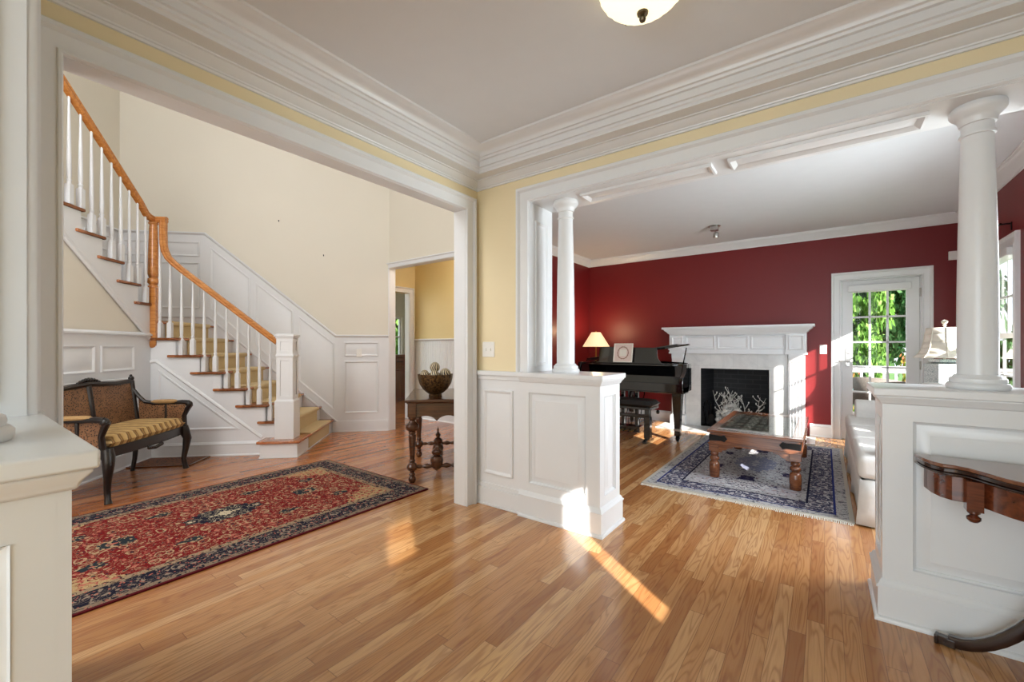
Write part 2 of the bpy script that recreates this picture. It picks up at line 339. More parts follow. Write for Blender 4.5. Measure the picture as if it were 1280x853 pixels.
# ------------------------------------------------------------------ mesh builder
V3 = Vector
class MB:
    def __init__(s): s.v = []; s.f = []; s.mi = []; s.cur = 0; s.T = Matrix.Identity(4)
    def mat(s, i): s.cur = i; return s
    def xf(s, T=None): s.T = T if T is not None else Matrix.Identity(4); return s
    def add(s, vs, fs):
        b = len(s.v); s.v += [tuple(s.T @ V3(p)) for p in vs]
        for f in fs: s.f.append(tuple(b + i for i in f)); s.mi.append(s.cur)
    def box(s, x0, x1, y0, y1, z0, z1):
        vs = [(x, y, z) for z in (z0, z1) for y in (y0, y1) for x in (x0, x1)]
        s.add(vs, [(0, 2, 3, 1), (4, 5, 7, 6), (0, 1, 5, 4), (2, 6, 7, 3), (0, 4, 6, 2), (1, 3, 7, 5)]); return s
    def cbox(s, c, d): return s.box(c[0] - d[0] / 2, c[0] + d[0] / 2, c[1] - d[1] / 2, c[1] + d[1] / 2, c[2] - d[2] / 2, c[2] + d[2] / 2)
    def prism(s, poly, o, U, Vv, N, h0, h1):
        """polygon (u,v) extruded along N from h0 to h1"""
        o, U, Vv, N = V3(o), V3(U), V3(Vv), V3(N); n = len(poly)
        vs = [o + U * u + Vv * v + N * h0 for u, v in poly] + [o + U * u + Vv * v + N * h1 for u, v in poly]
        s.add(vs, [tuple(range(n))[::-1], tuple(range(n, 2 * n))] + [(i, (i + 1) % n, n + (i + 1) % n, n + i) for i in range(n)]); return s
    def zprism(s, poly, z0, z1): return s.prism(poly, (0, 0, 0), (1, 0, 0), (0, 1, 0), (0, 0, 1), z0, z1)
    def taper(s, poly0, poly1, z0, z1):
        n = len(poly0); vs = [(x, y, z0) for x, y in poly0] + [(x, y, z1) for x, y in poly1]
        s.add(vs, [tuple(range(n))[::-1], tuple(range(n, 2 * n))] + [(i, (i + 1) % n, n + (i + 1) % n, n + i) for i in range(n)]); return s
    def lathe(s, prof, c=(0, 0, 0), n=20, A=None, sq=None):
        """prof (r,z); A: rotation matrix of the axis; sq: radius factor per angle"""
        c = V3(c); vs = []; fs = []; m = len(prof)
        for i in range(n):
            a = 2 * math.pi * i / n; k = sq(a) if sq else 1.0
            for r, z in prof:
                p = V3((r * k * math.cos(a), r * k * math.sin(a), z))
                if A is not None: p = A @ p
                vs.append(c + p)
        for i in range(n):
            j = (i + 1) % n
            for k in range(m - 1): fs.append((i * m + k, j * m + k, j * m + k + 1, i * m + k + 1))
        if prof[0][0] > 1e-6: fs.append(tuple(i * m for i in range(n))[::-1])
        if prof[-1][0] > 1e-6: fs.append(tuple(i * m + m - 1 for i in range(n)))
        s.add(vs, fs); return s
    def turn(s, p0, p1, prof, n=14):
        """turned spindle between two points; prof (r, fraction)"""
        p0, p1 = V3(p0), V3(p1); d = p1 - p0; L = d.length
        A = d.to_track_quat('Z', 'Y').to_matrix()
        return s.lathe([(r, f * L) for r, f in prof], p0, n, A)
    def sphere(s, c, r, n=14, m=9, sc=(1, 1, 1)):
        c = V3(c); prof = []
        vs = []; fs = []
        for j in range(m + 1):
            th = math.pi * j / m
            for i in range(n):
                a = 2 * math.pi * i / n
                vs.append(c + V3((r * sc[0] * math.sin(th) * math.cos(a), r * sc[1] * math.sin(th) * math.sin(a), r * sc[2] * math.cos(th))))
        for j in range(m):
            for i in range(n):
                k = (i + 1) % n; fs.append((j * n + i, (j + 1) * n + i, (j + 1) * n + k, j * n + k))
        s.add(vs, fs); return s
    def tube(s, pts, r, n=8):
        pts = [V3(p) for p in pts]; m = len(pts); rs = r if isinstance(r, (list, tuple)) else [r] * m
        up = None; vs = []; fs = []
        for i, p in enumerate(pts):
            t = (pts[min(i + 1, m - 1)] - pts[max(i - 1, 0)]).normalized()
            if up is None:
                up = t.orthogonal().normalized()
            up = (up - t * up.dot(t)).normalized(); sd_ = t.cross(up)
            for k in range(n):
                a = 2 * math.pi * k / n; vs.append(p + (up * math.cos(a) + sd_ * math.sin(a)) * rs[i])
        for i in range(m - 1):
            for k in range(n):
                l = (k + 1) % n; fs.append((i * n + k, i * n + l, (i + 1) * n + l, (i + 1) * n + k))
        fs.append(tuple(range(n))[::-1]); fs.append(tuple(range((m - 1) * n, m * n))); s.add(vs, fs); return s
    def sweep3(s, pts, prof, side):
        """profile (a along side, b along side x tangent) along a 3D path lying in the plane normal to side"""
        pts = [V3(p) for p in pts]; side = V3(side).normalized(); m = len(pts); n = len(prof); vs = []; fs = []
        for i, p in enumerate(pts):
            t = V3((0, 0, 0))
            if i > 0: t += (pts[i] - pts[i - 1]).normalized()
            if i < m - 1: t += (pts[i + 1] - pts[i]).normalized()
            t.normalize(); up = side.cross(t).normalized()
            for a, b in prof: vs.append(p + side * a + up * b)
        for i in range(m - 1):
            for k in range(n):
                l = (k + 1) % n; fs.append((i * n + k, i * n + l, (i + 1) * n + l, (i + 1) * n + k))
        fs.append(tuple(range(n))[::-1]); fs.append(tuple(range((m - 1) * n, m * n))); s.add(vs, fs); return s
    def sweep(s, pts, prof, o, U, Vv, N, closed=False, cap=False):
        """mitred moulding: path (u,v) in a plane, profile (offset to the left of the path, height along N)"""
        o, U, Vv, N = V3(o), V3(U), V3(Vv), V3(N); m = len(pts); n = len(prof); vs = []; fs = []
        P = [Vector(p) for p in pts]
        def nrm(a, b): d = (b - a).normalized(); return Vector((-d.y, d.x))
        for i in range(m):
            if closed: n1 = nrm(P[i - 1], P[i]); n2 = nrm(P[i], P[(i + 1) % m])
            else:
                n2 = nrm(P[i], P[i + 1]) if i < m - 1 else nrm(P[i - 1], P[i]); n1 = nrm(P[i - 1], P[i]) if i > 0 else n2
            mv = (n1 + n2) / (1 + n1.dot(n2))
            for of, hh in prof:
                w = P[i] + mv * of; vs.append(o + U * w.x + Vv * w.y + N * hh)
        for i in range(m if closed else m - 1):
            j = (i + 1) % m
            for k in range(n - 1): fs.append((i * n + k, j * n + k, j * n + k + 1, i * n + k + 1))
        if cap: fs.append(tuple(i * n + n - 1 for i in range(m)))
        if not closed: fs.append(tuple(range(n))); fs.append(tuple((m - 1) * n + k for k in range(n)))
        s.add(vs, fs); return s
    def build(s, name, mats, parent=None, loc=None, rotz=0, smooth=True, bevel=0.0, seg=2, sub=0):
        me = bpy.data.meshes.new(name); me.from_pydata(s.v, [], s.f); me.update()
        if not isinstance(mats, (list, tuple)): mats = [mats]
        for x in mats: me.materials.append(M[x] if isinstance(x, str) else x)
        for p, i in zip(me.polygons, s.mi): p.material_index = i
        bm = bmesh.new(); bm.from_mesh(me); bmesh.ops.recalc_face_normals(bm, faces=bm.faces); bm.to_mesh(me); bm.free()
        if smooth: me.shade_smooth(); me.set_sharp_from_angle(angle=R_(38))
        o = bpy.data.objects.new(name, me); COL.objects.link(o)
        if parent is not None: o.parent = parent
        if loc is not None: o.location = loc
        o.rotation_euler = (0, 0, rotz)
        if bevel:
            b = o.modifiers.new('bevel', 'BEVEL'); b.width = bevel; b.segments = seg; b.limit_method = 'ANGLE'; b.angle_limit = R_(40)
        if sub:
            b = o.modifiers.new('subsurf', 'SUBSURF'); b.levels = sub; b.render_levels = sub
        return o
def struct(o): o['kind'] = 'structure'; return o
def thing(name, label, cat, loc=(0, 0, 0), rotz=0, group=None):
    o = bpy.data.objects.new(name, None); COL.objects.link(o); o.location = loc; o.rotation_euler = (0, 0, rotz)
    o.empty_display_size = 0.1
    return tag(o, label, cat, group)
def tag(o, label, cat, group=None):
    o['label'] = label; o['category'] = cat
    if group: o['group'] = group
    return o
X, Y, Z = V3((1, 0, 0)), V3((0, 1, 0)), V3((0, 0, 1))
Q = 1 / math.sqrt(2); O = V3((-5.86, 1.36, 0)); D1 = V3((Q, Q, 0)); D2 = V3((-Q, Q, 0))   # diagonal frame of the staircase
def Lw(s, t, z=0): return O + D1 * s + D2 * t + Z * z
A45 = R_(45)

PANEL = [(0, 0.0), (0.002, 0.012), (0.010, 0.014), (0.020, 0.008), (0.026, 0.001), (0.030, 0.001), (0.065, 0.009)]   # moulding + raised field
RECESS = [(0.0, 0.020), (0.003, 0.010), (0.010, 0.006), (0.012, 0.0005), (0.016, 0.0005), (0.052, 0.017), (0.054, 0.019)]
def rect(u0, u1, v0, v1): return [(u0, v0), (u1, v0), (u1, v1), (u0, v1)]
def framed_face(mb, o, U, Vv, N, u0, u1, v0, v1, panels, th=0.018):
    """stiles and rails (thickness th) around sunk panels placed side by side: panels = list of (u0,u1,v0,v1)"""
    o, U, Vv, N = V3(o), V3(U), V3(Vv), V3(N)
    us = sorted(panels); vlo = us[0][2]; vhi = us[0][3]
    mb.prism(rect(u0, u1, v0, vlo), o, U, Vv, N, 0, th); mb.prism(rect(u0, u1, vhi, v1), o, U, Vv, N, 0, th)
    x = u0
    for p in us:
        mb.prism(rect(x, p[0], vlo, vhi), o, U, Vv, N, 0, th); x = p[1]
        mb.sweep(rect(*p), RECESS, o, U, Vv, N, True, True)
    mb.prism(rect(x, u1, vlo, vhi), o, U, Vv, N, 0, th)
CASING = [(0.0, 0.0), (0.0, 0.014), (0.004, 0.020), (0.012, 0.020), (0.016, 0.013), (0.05, 0.015), (0.068, 0.018), (0.074, 0.026), (0.080, 0.033), (0.096, 0.033), (0.100, 0.028), (0.100, 0.0)]
BASEP = [(0.0, 0.0), (0.028, 0.0), (0.028, 0.010), (0.022, 0.018), (0.016, 0.020), (0.016, 0.132), (0.0215, 0.134), (0.0215, 0.142), (0.014, 0.147), (0.010, 0.158), (0.003, 0.166), (0.0, 0.168)]
def baseboard(name, path, scale=1.0):
    mb = MB(); mb.sweep(path, [(a, b * scale) for a, b in BASEP], (0, 0, 0), X, Y, Z); return struct(mb.build(name, 'white'))

# ------------------------------------------------------------------ the setting
GX0, GX1, GY0, GY1, GZ = -2.18, 1.27, 0.14, 2.50, 2.62        # gallery
LX0, LX1, LY0, LY1, LZ = -3.43, 1.29, 2.80, 7.00, 2.75        # living room
FZ = 5.2                                                      # foyer height
HEAD = 2.236
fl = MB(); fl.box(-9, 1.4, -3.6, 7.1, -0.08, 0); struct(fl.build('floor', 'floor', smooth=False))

# left wall of the gallery (opening to the foyer)
AY0, AY1 = 0.265, 2.362
w = MB()
for x0, x1, mi, ztop in ((-2.23, -2.18, 0, FZ), (-2.28, -2.23, 1, FZ)):
    w.mat(mi); w.box(x0, x1, -1.3, AY0, 0, ztop); w.box(x0, x1, AY1, 2.9, 0, ztop); w.box(x0, x1, AY0, AY1, HEAD, ztop)
struct(w.build('wall_left', ['yellow', 'cream'], smooth=False))
c = MB()
path = [(AY0, 0), (AY0, HEAD), (AY1, HEAD), (AY1, 0)]
c.sweep(path, CASING, (-2.18, 0, 0), Y, Z, X)
c.sweep(path, CASING, (-2.28, 0, 0), Y, Z, -X)
c.box(-2.282, -2.178, AY0 - 0.001, AY0 + 0.002, 0, HEAD); c.box(-2.282, -2.178, AY1 - 0.002, AY1 + 0.001, 0, HEAD); c.box(-2.282, -2.178, AY0, AY1, HEAD - 0.002, HEAD + 0.001)
struct(c.build('trim_1', 'white'))

# opening between gallery and living room, opening behind the camera: same design mirrored
BX0, BX1 = -1.69, 0.75
def col_wall(name, y0, y1, mats, zt):
    ym = (y0 + y1) / 2; w = MB()
    for a, b, mi in ((y0, ym, 0), (ym, y1, 1)):
        w.mat(mi); w.box(GX0, BX0, a, b, 0, zt[mi]); w.box(BX1, LX1, a, b, 0, zt[mi]); w.box(BX0, BX1, a, b, HEAD, zt[mi])
    return struct(w.build(name, mats, smooth=False))
col_wall('wall_front', 2.50, 2.80, ['yellow', 'red'], (2.9, 2.9))
col_wall('wall_behind', -0.14, 0.14, ['yellow', 'yellow'], (2.9, 2.9))
def casing_cols(name, yf, N, Uq, yb):
    c = MB()
    path = [(BX0, 1.0), (BX0, HEAD), (BX1, HEAD), (BX1, 1.0)]
    if N.y > 0: c.sweep([(-a, b) for a, b in path[::-1]], CASING, (0, yf, 0), -X, Z, N)
    else: c.sweep(path, CASING, (0, yf, 0), X, Z, N)
    return c
c = casing_cols('', 2.50, -Y, X, 2.8)
c.sweep([(-a, b) for a, b in [(BX0, 1.0), (BX0, HEAD), (BX1, HEAD), (BX1, 1.0)][::-1]], CASING, (0, 2.8, 0), -X, Z, Y)
def soffit(c, y0, y1):
    c.box(BX0, BX1, y0, y1, HEAD - 0.004, HEAD + 0.002)
    for a, b in ((-1.33, -0.51), (-0.43, 0.37)):
        c.sweep([(a, y0 + .07), (b, y0 + .07), (b, y1 - .07), (a, y1 - .07)], [(0, 0), (0.002, 0.016), (0.012, 0.018), (0.03, 0.006), (0.034, 0.001), (0.04, 0.001), (0.075, 0.010)], (0, 0, HEAD - 0.004), X, Y, -Z, True, True)
    for x, N, U in ((BX0, X, -Y), (BX1, -X, Y)):
        x0_, x1_ = (x - .002, x + .004) if N.x > 0 else (x - .004, x + .002)
        c.box(x0_, x1_, y0, y1, 1.0, HEAD)
        c.sweep(rect(-0.085, 0.085, 1.06, HEAD - .12), PANEL, (x + N.x * .004, (y0 + y1) / 2, 0), U if N.x < 0 else Y, Z, N, True, True)
soffit(c, 2.5, 2.8)
struct(c.build('trim_2', 'white'))
c = MB()
for yf, N in ((0.14, Y), (-0.14, -Y)):
    pth = [(BX0, 1.0), (BX0, HEAD), (BX1, HEAD), (BX1, 1.0)]
    if N.y > 0: c.sweep([(-a, b) for a, b in pth[::-1]], CASING, (0, yf, 0), -X, Z, N)
    else: c.sweep(pth, CASING, (0, yf, 0), X, Z, N)
soffit(c, -0.14, 0.14); struct(c.build('trim_3', 'white'))

# gallery ceiling and built-up cornice
ce = MB(); ce.box(GX0, GX1, GY0, GY1, GZ, GZ + .05); struct(ce.build('ceiling', 'ceiling', smooth=False))
CROWN = [(0, 2.408), (0.012, 2.408), (0.014, 2.418), (0.020, 2.420), (0.022, 2.426), (0.032, 2.432), (0.050, 2.446), (0.058, 2.456), (0.070, 2.458), (0.070, 2.464),
         (0.150, 2.464), (0.150, 2.480), (0.158, 2.486), (0.158, 2.500), (0.168, 2.504), (0.170, 2.540), (0.182, 2.544), (0.186, 2.556), (0.196, 2.560), (0.200, 2.574), (0.216, 2.586), (0.238, 2.592), (0.250, 2.604), (0.262, 2.608), (0.264, 2.621), (0, 2.621)]
c = MB(); c.sweep([(GX0, GY0), (GX1, GY0), (GX1, GY1), (GX0, GY1)], CROWN, (0, 0, 0), X, Y, Z, True); struct(c.build('trim_4', 'white'))

# gallery / living right outer wall, with windows and added sun slits; and the back room behind the camera
def wall_x(name, x0, x1, y0, y1, zt, holes, mats, split=None):
    """wall in a plane x = const with rectangular holes (y0,y1,z0,z1)"""
    w = MB(); ys = sorted(set([y0, y1] + [h[0] for h in holes] + [h[1] for h in holes]))
    for a, b in zip(ys, ys[1:]):
        hs = sorted([h for h in holes if h[0] < b - 1e-6 and h[1] > a + 1e-6], key=lambda h: h[2]); z = 0
        for h in hs:
            if h[2] > z: w.box(x0, x1, a, b, z, h[2])
            z = h[3]
        if z < zt: w.box(x0, x1, a, b, z, zt)
    return struct(w.build(name, mats, smooth=False))
WIN1 = (5.36, 6.50, 0.55, 2.06); WIN2 = (2.95, 4.50, 0.55, 2.06)
SL1 = (0.405, 0.655, 1.03, 1.80); SL2 = (-0.99, -0.66, 1.78, 2.13)  # unseen slits, added and sized to throw the sun patches
wall_x('wall_right_living', LX1, LX1 + .14, 2.65, 7.14, 2.95, [WIN1, WIN2], 'red')
wall_x('wall_right', GX1, GX1 + .16, -3.6, 2.65, 2.95, [SL1, SL2], 'yellow')
wb = MB(); wb.box(GX0 - .1, GX1 + .16, -3.75, -3.6, 0, 2.9); struct(wb.build('wall_back_room', 'yellow', smooth=False))
wb = MB(); wb.box(GX0 - .1, GX0, -3.6, -1.3, 0, 2.9); struct(wb.build('wall_back_room_left', 'yellow', smooth=False))
ce = MB(); ce.box(GX0, GX1, -3.6, GY0, GZ + .02, GZ + .07); struct(ce.build('ceiling_back_room', 'ceiling', smooth=False))

# living room shell
ce = MB(); ce.zprism([(LX1 + .1, 2.7), (LX1 + .1, LY1 + .1), (LX0 - .1, LY1 + .1), (LX0 - .1, 3.87), (-2.3, 2.7)], LZ, LZ + .06); struct(ce.build('ceiling_living', 'ceiling', smooth=False))
DX0, DX1, DZ = 0.17, 0.935, 2.065
FBX0, FBX1, FBZ = -1.506, -0.62, 0.88
w = MB(); w.box(LX0 - .12, FBX0, LY1, LY1 + .14, 0, 2.95); w.box(FBX0, FBX1, LY1, LY1 + .14, FBZ, 2.95); w.box(FBX1, DX0, LY1, LY1 + .14, 0, 2.95)
w.box(DX0, DX1, LY1, LY1 + .14, DZ, 2.95); w.box(DX1, LX1, LY1, LY1 + .14, 0, 2.95); struct(w.build('wall_far', 'red', smooth=False))
w = MB(); w.box(LX0 - .12, LX0, 3.87, LY1, 0, 2.95); struct(w.build('wall_left_living', 'red', smooth=False))
c = MB(); LC = [(0, LZ - .115), (0.012, LZ - .115), (0.014, LZ - .10), (0.03, LZ - .085), (0.055, LZ - .04), (0.075, LZ - .028), (0.08, LZ - .012), (0.09, LZ - .01), (0.092, LZ + .001), (0, LZ + .001)]
c.sweep([(-2.28, 2.80), (LX1, 2.80), (LX1, LY1), (LX0, LY1), (LX0, 3.9)], LC, (0, 0, 0), X, Y, Z); struct(c.build('trim_5', 'white'))
baseboard('baseboard_far_left', [(-1.99, LY1), (LX0, LY1), (LX0, 3.95)])
baseboard('baseboard_far_right', [(DX0 - .10, LY1), (-0.16, LY1)])
baseboard('baseboard_living_right', [(LX1, 2.81), (LX1, LY1), (DX1 + .1, LY1)])

# foyer: diagonal walls
def dwall(name, mats): pass
TW = 1.20
w = MB(); w.box(-1.2, 2.36, TW, TW + .12, 0, FZ); struct(w.build('wall_stair', 'cream', loc=O, rotz=A45, smooth=False))
w = MB(); w.box(-1.22, -1.10, -4.2, TW + .1, 0, FZ); struct(w.build('wall_stair_left', 'cream', loc=O, rotz=A45, smooth=False))
w = MB(); w.box(3.50, 3.56, -1.62, -0.10, 0, FZ); struct(w.build('wall_foyer_diagonal', 'cream', loc=O, rotz=A45, smooth=False))
HX0, HX1, HZ = -5.045, -3.62, 2.335
w = MB()
for a, b, mi in ((3.87, 3.92, 0), (3.92, 3.97, 1)):
    w.mat(mi); w.box(-5.16, HX0, a, b, 0, FZ); w.box(HX0, HX1, a, b, HZ, FZ); w.box(HX1, -3.40, a, b, 0, FZ)
struct(w.build('wall_foyer_back', ['cream', 'ochre'], smooth=False))
c = MB(); SC = [(a * .72, b * .9) for a, b in CASING]; c.sweep([(HX0, 0), (HX0, HZ), (HX1, HZ), (HX1, 0)], SC, (0, 3.87, 0), X, Z, -Y)
c.box(HX0 - .002, HX0 + .004, 3.868, 3.972, 0, HZ); c.box(HX1 - .004, HX1 + .002, 3.868, 3.972, 0, HZ); c.box(HX0, HX1, 3.868, 3.972, HZ - .004, HZ + .002)
struct(c.build('trim_6', 'white'))
w = MB(); w.box(-5.3, -3.85, -1.31, -1.19, 0, FZ); w.box(-3.85, -2.28, -1.31, -1.19, 2.2, FZ); w.box(-2.42, -2.28, -1.31, -1.19, 0, 2.2); w.box(-3.85, -2.42, -1.36, -1.30, 0, 2.2)
struct(w.build('wall_foyer_front', 'cream', smooth=False))
ce = MB(); ce.box(-9, -2.18, -2.2, 4.1, FZ, FZ + .06); struct(ce.build('ceiling_foyer', 'ceiling', smooth=False))
# hall and kitchen beyond the foyer door
HBY, HLX = 4.83, -5.61
w = MB(); w.box(HLX, LX0 - .12, HBY, HBY + .1, 0, 2.8); struct(w.build('wall_hall_back', 'ochre', smooth=False))
KY0, KY1, KZ = 4.02, 4.70, 2.10
w = MB(); w.box(HLX - .1, HLX, 3.6, KY0, 0, 2.8); w.box(HLX - .1, HLX, KY1, HBY + .1, 0, 2.8); w.box(HLX - .1, HLX, KY0, KY1, KZ, 2.8); w.box(HLX, -5.15, 3.86, 3.97, 0, 2.8)
struct(w.build('wall_hall_left', 'ochre', smooth=False))
c = MB(); c.sweep([(KY0, 0), (KY0, KZ), (KY1, KZ), (KY1, 0)], [(a * .9, b) for a, b in CASING], (HLX, 0, 0), Y, Z, X); c.box(HLX - .1, HLX, KY1 - .004, KY1 + .001, 0, KZ)
struct(c.build('trim_7', 'white'))
ce = MB(); ce.box(-9.0, LX0 - .12, 3.97, 8, 2.75, 2.8); struct(ce.build('ceiling_hall', 'ceiling', smooth=False))
c = MB(); c.box(HLX, LX0 - .12, HBY - .012, HBY, 0, 1.30)
xx = HLX
while xx < -3.6: c.prism([(xx + .003, 0), (xx + .037, 0), (xx + .037, 1), (xx + .003, 1)], (0, HBY - .012, 0.1), X, Z * 1.2, -Y, 0, .006); xx += .042
c.sweep([(LX0 - .12, HBY - .012), (HLX, HBY - .012)], [(0, 1.30), (.02, 1.305), (.032, 1.318), (.032, 1.332), (0, 1.336)], (0, 0, 0), X, Y, Z)
c.sweep([(LX0 - .12, HBY - .012), (HLX, HBY - .012)], BASEP, (0, 0, 0), X, Y, Z)
struct(c.build('trim_8', 'white'))
w = MB(); w.box(-8.62, -8.5, 3.6, 5.3, 0, .95); w.box(-8.62, -8.5, 3.6, 5.3, 1.95, 2.8); w.box(-8.62, -8.5, 3.6, 5.62, .95, 1.95) if False else None
w.box(-8.62, -8.5, 6.9, 8, 0, 2.8); w.box(-8.62, -8.5, 5.3, 6.9, 0, .95); w.box(-8.62, -8.5, 5.3, 6.9, 1.95, 2.8); w.box(-8.62, -8.5, 3.6, 5.3, .95, 1.95)
w.box(-8.6, HLX, 7.9, 8.0, 0, 2.8); struct(w.build('wall_kitchen', 'cream', smooth=False))

# foyer baseboards & wainscot
baseboard('baseboard_left', [(GX0, 2.5), (GX0, 2.46)])
def wain(mb): pass
# wainscot on the stair wall (local frame s,t,z ; wall face t = TW, facing -t)
wn_ = MB(); f0 = TW - .012
wn_.prism([(-1.10, 0), (2.34, 0), (2.34, 1.345), (1.617, 1.345), (-.066, 2.72), (-1.10, 2.72)], (0, 0, 0), X, Z, Y, f0, TW)
wn_.sweep([(2.34, 1.355), (1.617, 1.355), (-.066, 2.73), (-1.10, 2.73)], [(0.02, 0), (0.012, .012), (0.006, .016), (0.0, .030), (-.014, .030), (-.018, 0)], (0, f0, 0), X, Z, -Y)
wn_.sweep([(-1.10, 1.62), (-.02, 1.62), (1.64, .156), (2.34, .156)], [(.0, 0), (.0, .014), (-.016, .014), (-.028, .004), (-.03, 0)], (0, f0, 0), X, Z, -Y)
wn_.box(1.585, 2.34, f0 - .016, f0, 0, .14)
wn_.box(1.585, 2.34, f0 - .022, f0, 0, .016)
for a, b, c0, c1 in ((1.73, 2.20, .26, 1.00), (1.73, 2.20, 1.07, 1.27), (-.62, -.13, 1.72, 2.34), (-.62, -.13, 2.42, 2.62), (-1.05, -.70, 1.72, 2.34), (-1.05, -.70, 2.42, 2.62)):
    wn_.sweep(rect(a, b, c0, c1), PANEL, (0, f0, 0), X, Z, -Y, True, True)
zt = lambda s: 1.355 + (1.617 - s) * .817 - .12
zb = lambda s: .156 + (1.64 - s) * .882 + .11
for a, b in ((.0, .50), (.57, 1.05), (1.12, 1.60)):
    wn_.sweep([(a, zb(a)), (b, zb(b)), (b, zt(b)), (a, zt(a))], PANEL, (0, f0, 0), X, Z, -Y, True, True)
struct(wn_.build('trim_9', 'white', loc=O, rotz=A45))
wl = MB(); wl.box(-1.10, -1.088, -.3, TW, 1.4, 2.72)
wl.sweep([(TW, 2.73), (.1, 2.73), (-.3, 3.05)], [(-.02, 0), (-.012, .012), (-.006, .016), (0, .03), (.014, .03), (.018, 0)], (-1.088, 0, 0), Y, Z, X)
wl.sweep(rect(.62, 1.1, 2.42, 2.62), PANEL, (-1.088, 0, 0), Y, Z, X, True, True); wl.sweep(rect(.1, .55, 2.42, 2.62), PANEL, (-1.088, 0, 0), Y, Z, X, True, True)
wl.sweep(rect(.62, 1.1, 1.7, 2.34), PANEL, (-1.088, 0, 0), Y, Z, X, True, True); wl.sweep(rect(.1, .55, 1.7, 2.34), PANEL, (-1.088, 0, 0), Y, Z, X, True, True)
struct(wl.build('trim_10', 'white', loc=O, rotz=A45))
# wall below the upper flight (behind the settee)
nose9 = lambda k: .06 - .229 * (k - 9)        # upper flight: nosing t of step k
bw = MB(); bw.prism([(0, 0), (0, 1.30), (-1.9, 2.82), (-3.3, 2.82), (-3.3, 0)], (0, 0, 0), Y, Z, X, -.10, 0); struct(bw.build('wall_under_stair', 'cream', loc=O, rotz=A45, smooth=False))
bw = MB(); bw.box(0, .012, -3.2, 0, 0, 1.325)
bw.sweep([(0, 1.335), (-3.2, 1.335)], [(-.02, 0), (-.012, .012), (-.006, .016), (0, .03), (.014, .03), (.018, 0)], (.012, 0, 0), Y, Z, X)
for i in range(6):
    t1 = -.25 - .49 * i; t0 = t1 - .42
    bw.sweep(rect(t0, t1, .965, 1.215), PANEL, (.012, 0, 0), Y, Z, X, True, True); bw.sweep(rect(t0, t1, .24, .89), PANEL, (.012, 0, 0), Y, Z, X, True, True)
bw.sweep([(.012, 0), (.012, -3.2)], BASEP, (0, 0, 0), X, Y, Z)
struct(bw.build('trim_11', 'white', loc=O, rotz=A45))

# ------------------------------------------------------------------ half walls (with caps) and columns
def half_wall(name, label, x0, x1, y0, y1, ends, inner=None):
    """x0..x1; ends: +1 / -1 side whose end is free; two faces panelled"""
    t = thing(name, label, 'half wall', ((x0 + x1) / 2, (y0 + y1) / 2, 0), 0, None)
    ox, oy = (x0 + x1) / 2, (y0 + y1) / 2; a, b = x0 - ox, x1 - ox; hw = (y1 - y0) / 2
    th = .018; mb = MB(); ea = a + (th if ends < 0 else 0); eb = b - (th if ends > 0 else 0)
    mb.box(ea, eb, -hw + th, hw - th, 0, .985)
    pa = a + (.10 if ends < 0 else .08); pb = b - (.10 if ends > 0 else .08)
    framed_face(mb, (0, -hw + th, 0), X, Z, -Y, a, b, .0, .985, [(pa, pb, .24, .88)])
    framed_face(mb, (0, hw - th, 0), X, Z, Y, a, b, .0, .985, [(pa, pb, .24, .88)])
    xe = (b - th, X) if ends > 0 else (a + th, -X)
    framed_face(mb, (xe[0], 0, 0), Y, Z, xe[1], -hw + th * .99, hw - th * .99, 0, .985, [(-hw + .07, hw - .07, .24, .88)])
    mb.build('panelled_body', 'white', t)
    bs = MB()
    if ends > 0: pth = [(a, -hw), (b, -hw), (b, hw), (a, hw)]
    else: pth = [(b, hw), (a, hw), (a, -hw), (b, -hw)]
    bs.sweep(pth, [(-o_, h_ * 1.08) for o_, h_ in BASEP], (0, 0, 0), X, Y, Z); bs.build('baseboard', 'white', t)
    cp = MB(); ov = .032
    if ends > 0: cr = (a, b + ov, -hw - ov, hw + ov)
    else: cr = (a - ov, b, -hw - ov, hw + ov)
    cp.box(*cr, .987, 1.02); cp.sweep(pth, [(0, .95), (-.008, .952), (-.012, .965), (-.024, .98), (-.026, .9875), (0, .9875)], (0, 0, 0), X, Y, Z)
    cp.build('cap', 'white', t, bevel=.008, seg=3); return t
half_wall('half_wall', 'white panelled half wall with flat cap, left side of the opening, in front of the piano', -1.76, -1.14, 2.48, 2.80, 1)
half_wall('half_wall', 'white panelled half wall behind the small demilune table, in front of the sofa', .205, .95, 2.48, 2.80, -1)
half_wall('half_wall', 'white half wall end with cap at the left foreground edge, nearest the viewer', -1.76, -1.06, -.14, .14, 1)
# wainscot pieces between the half walls and the corners
def corner_wain(name, xa, xb, yf, N, first):
    mb = MB(); U = X; y = yf
    mb.prism(rect(xa, xb, 0, .985), (0, y, 0), X, Z, N, 0, .010)
    mb.sweep(rect(xa + .08, xb - .06, .24, .88), PANEL, (0, y + N.y * .010, 0), X if N.y < 0 else X, Z, N, True, True) if N.y < 0 else mb.sweep([(-q_[0], q_[1]) for q_ in rect(xa + .08, xb - .06, .24, .88)][::-1], PANEL, (0, y + N.y * .010, 0), -X, Z, N, True, True)
    s_ = N.y
    for z0, z1, d in ((.0, .017, .030), (.017, .135, .024), (.135, .168, .018), (.955, .987, .022), (.987, 1.02, .040)):
        ya, yb = sorted((y, y + s_ * d)); mb.box(xa, xb, ya, yb, z0, z1)
    return struct(mb.build(name, 'white', bevel=.003))
corner_wain('trim_12', GX0, -1.762, 2.50, -Y, True); corner_wain('trim_13', GX0, -1.762, .14, Y, True); corner_wain('trim_14', .952, GX1, 2.50, -Y, True)

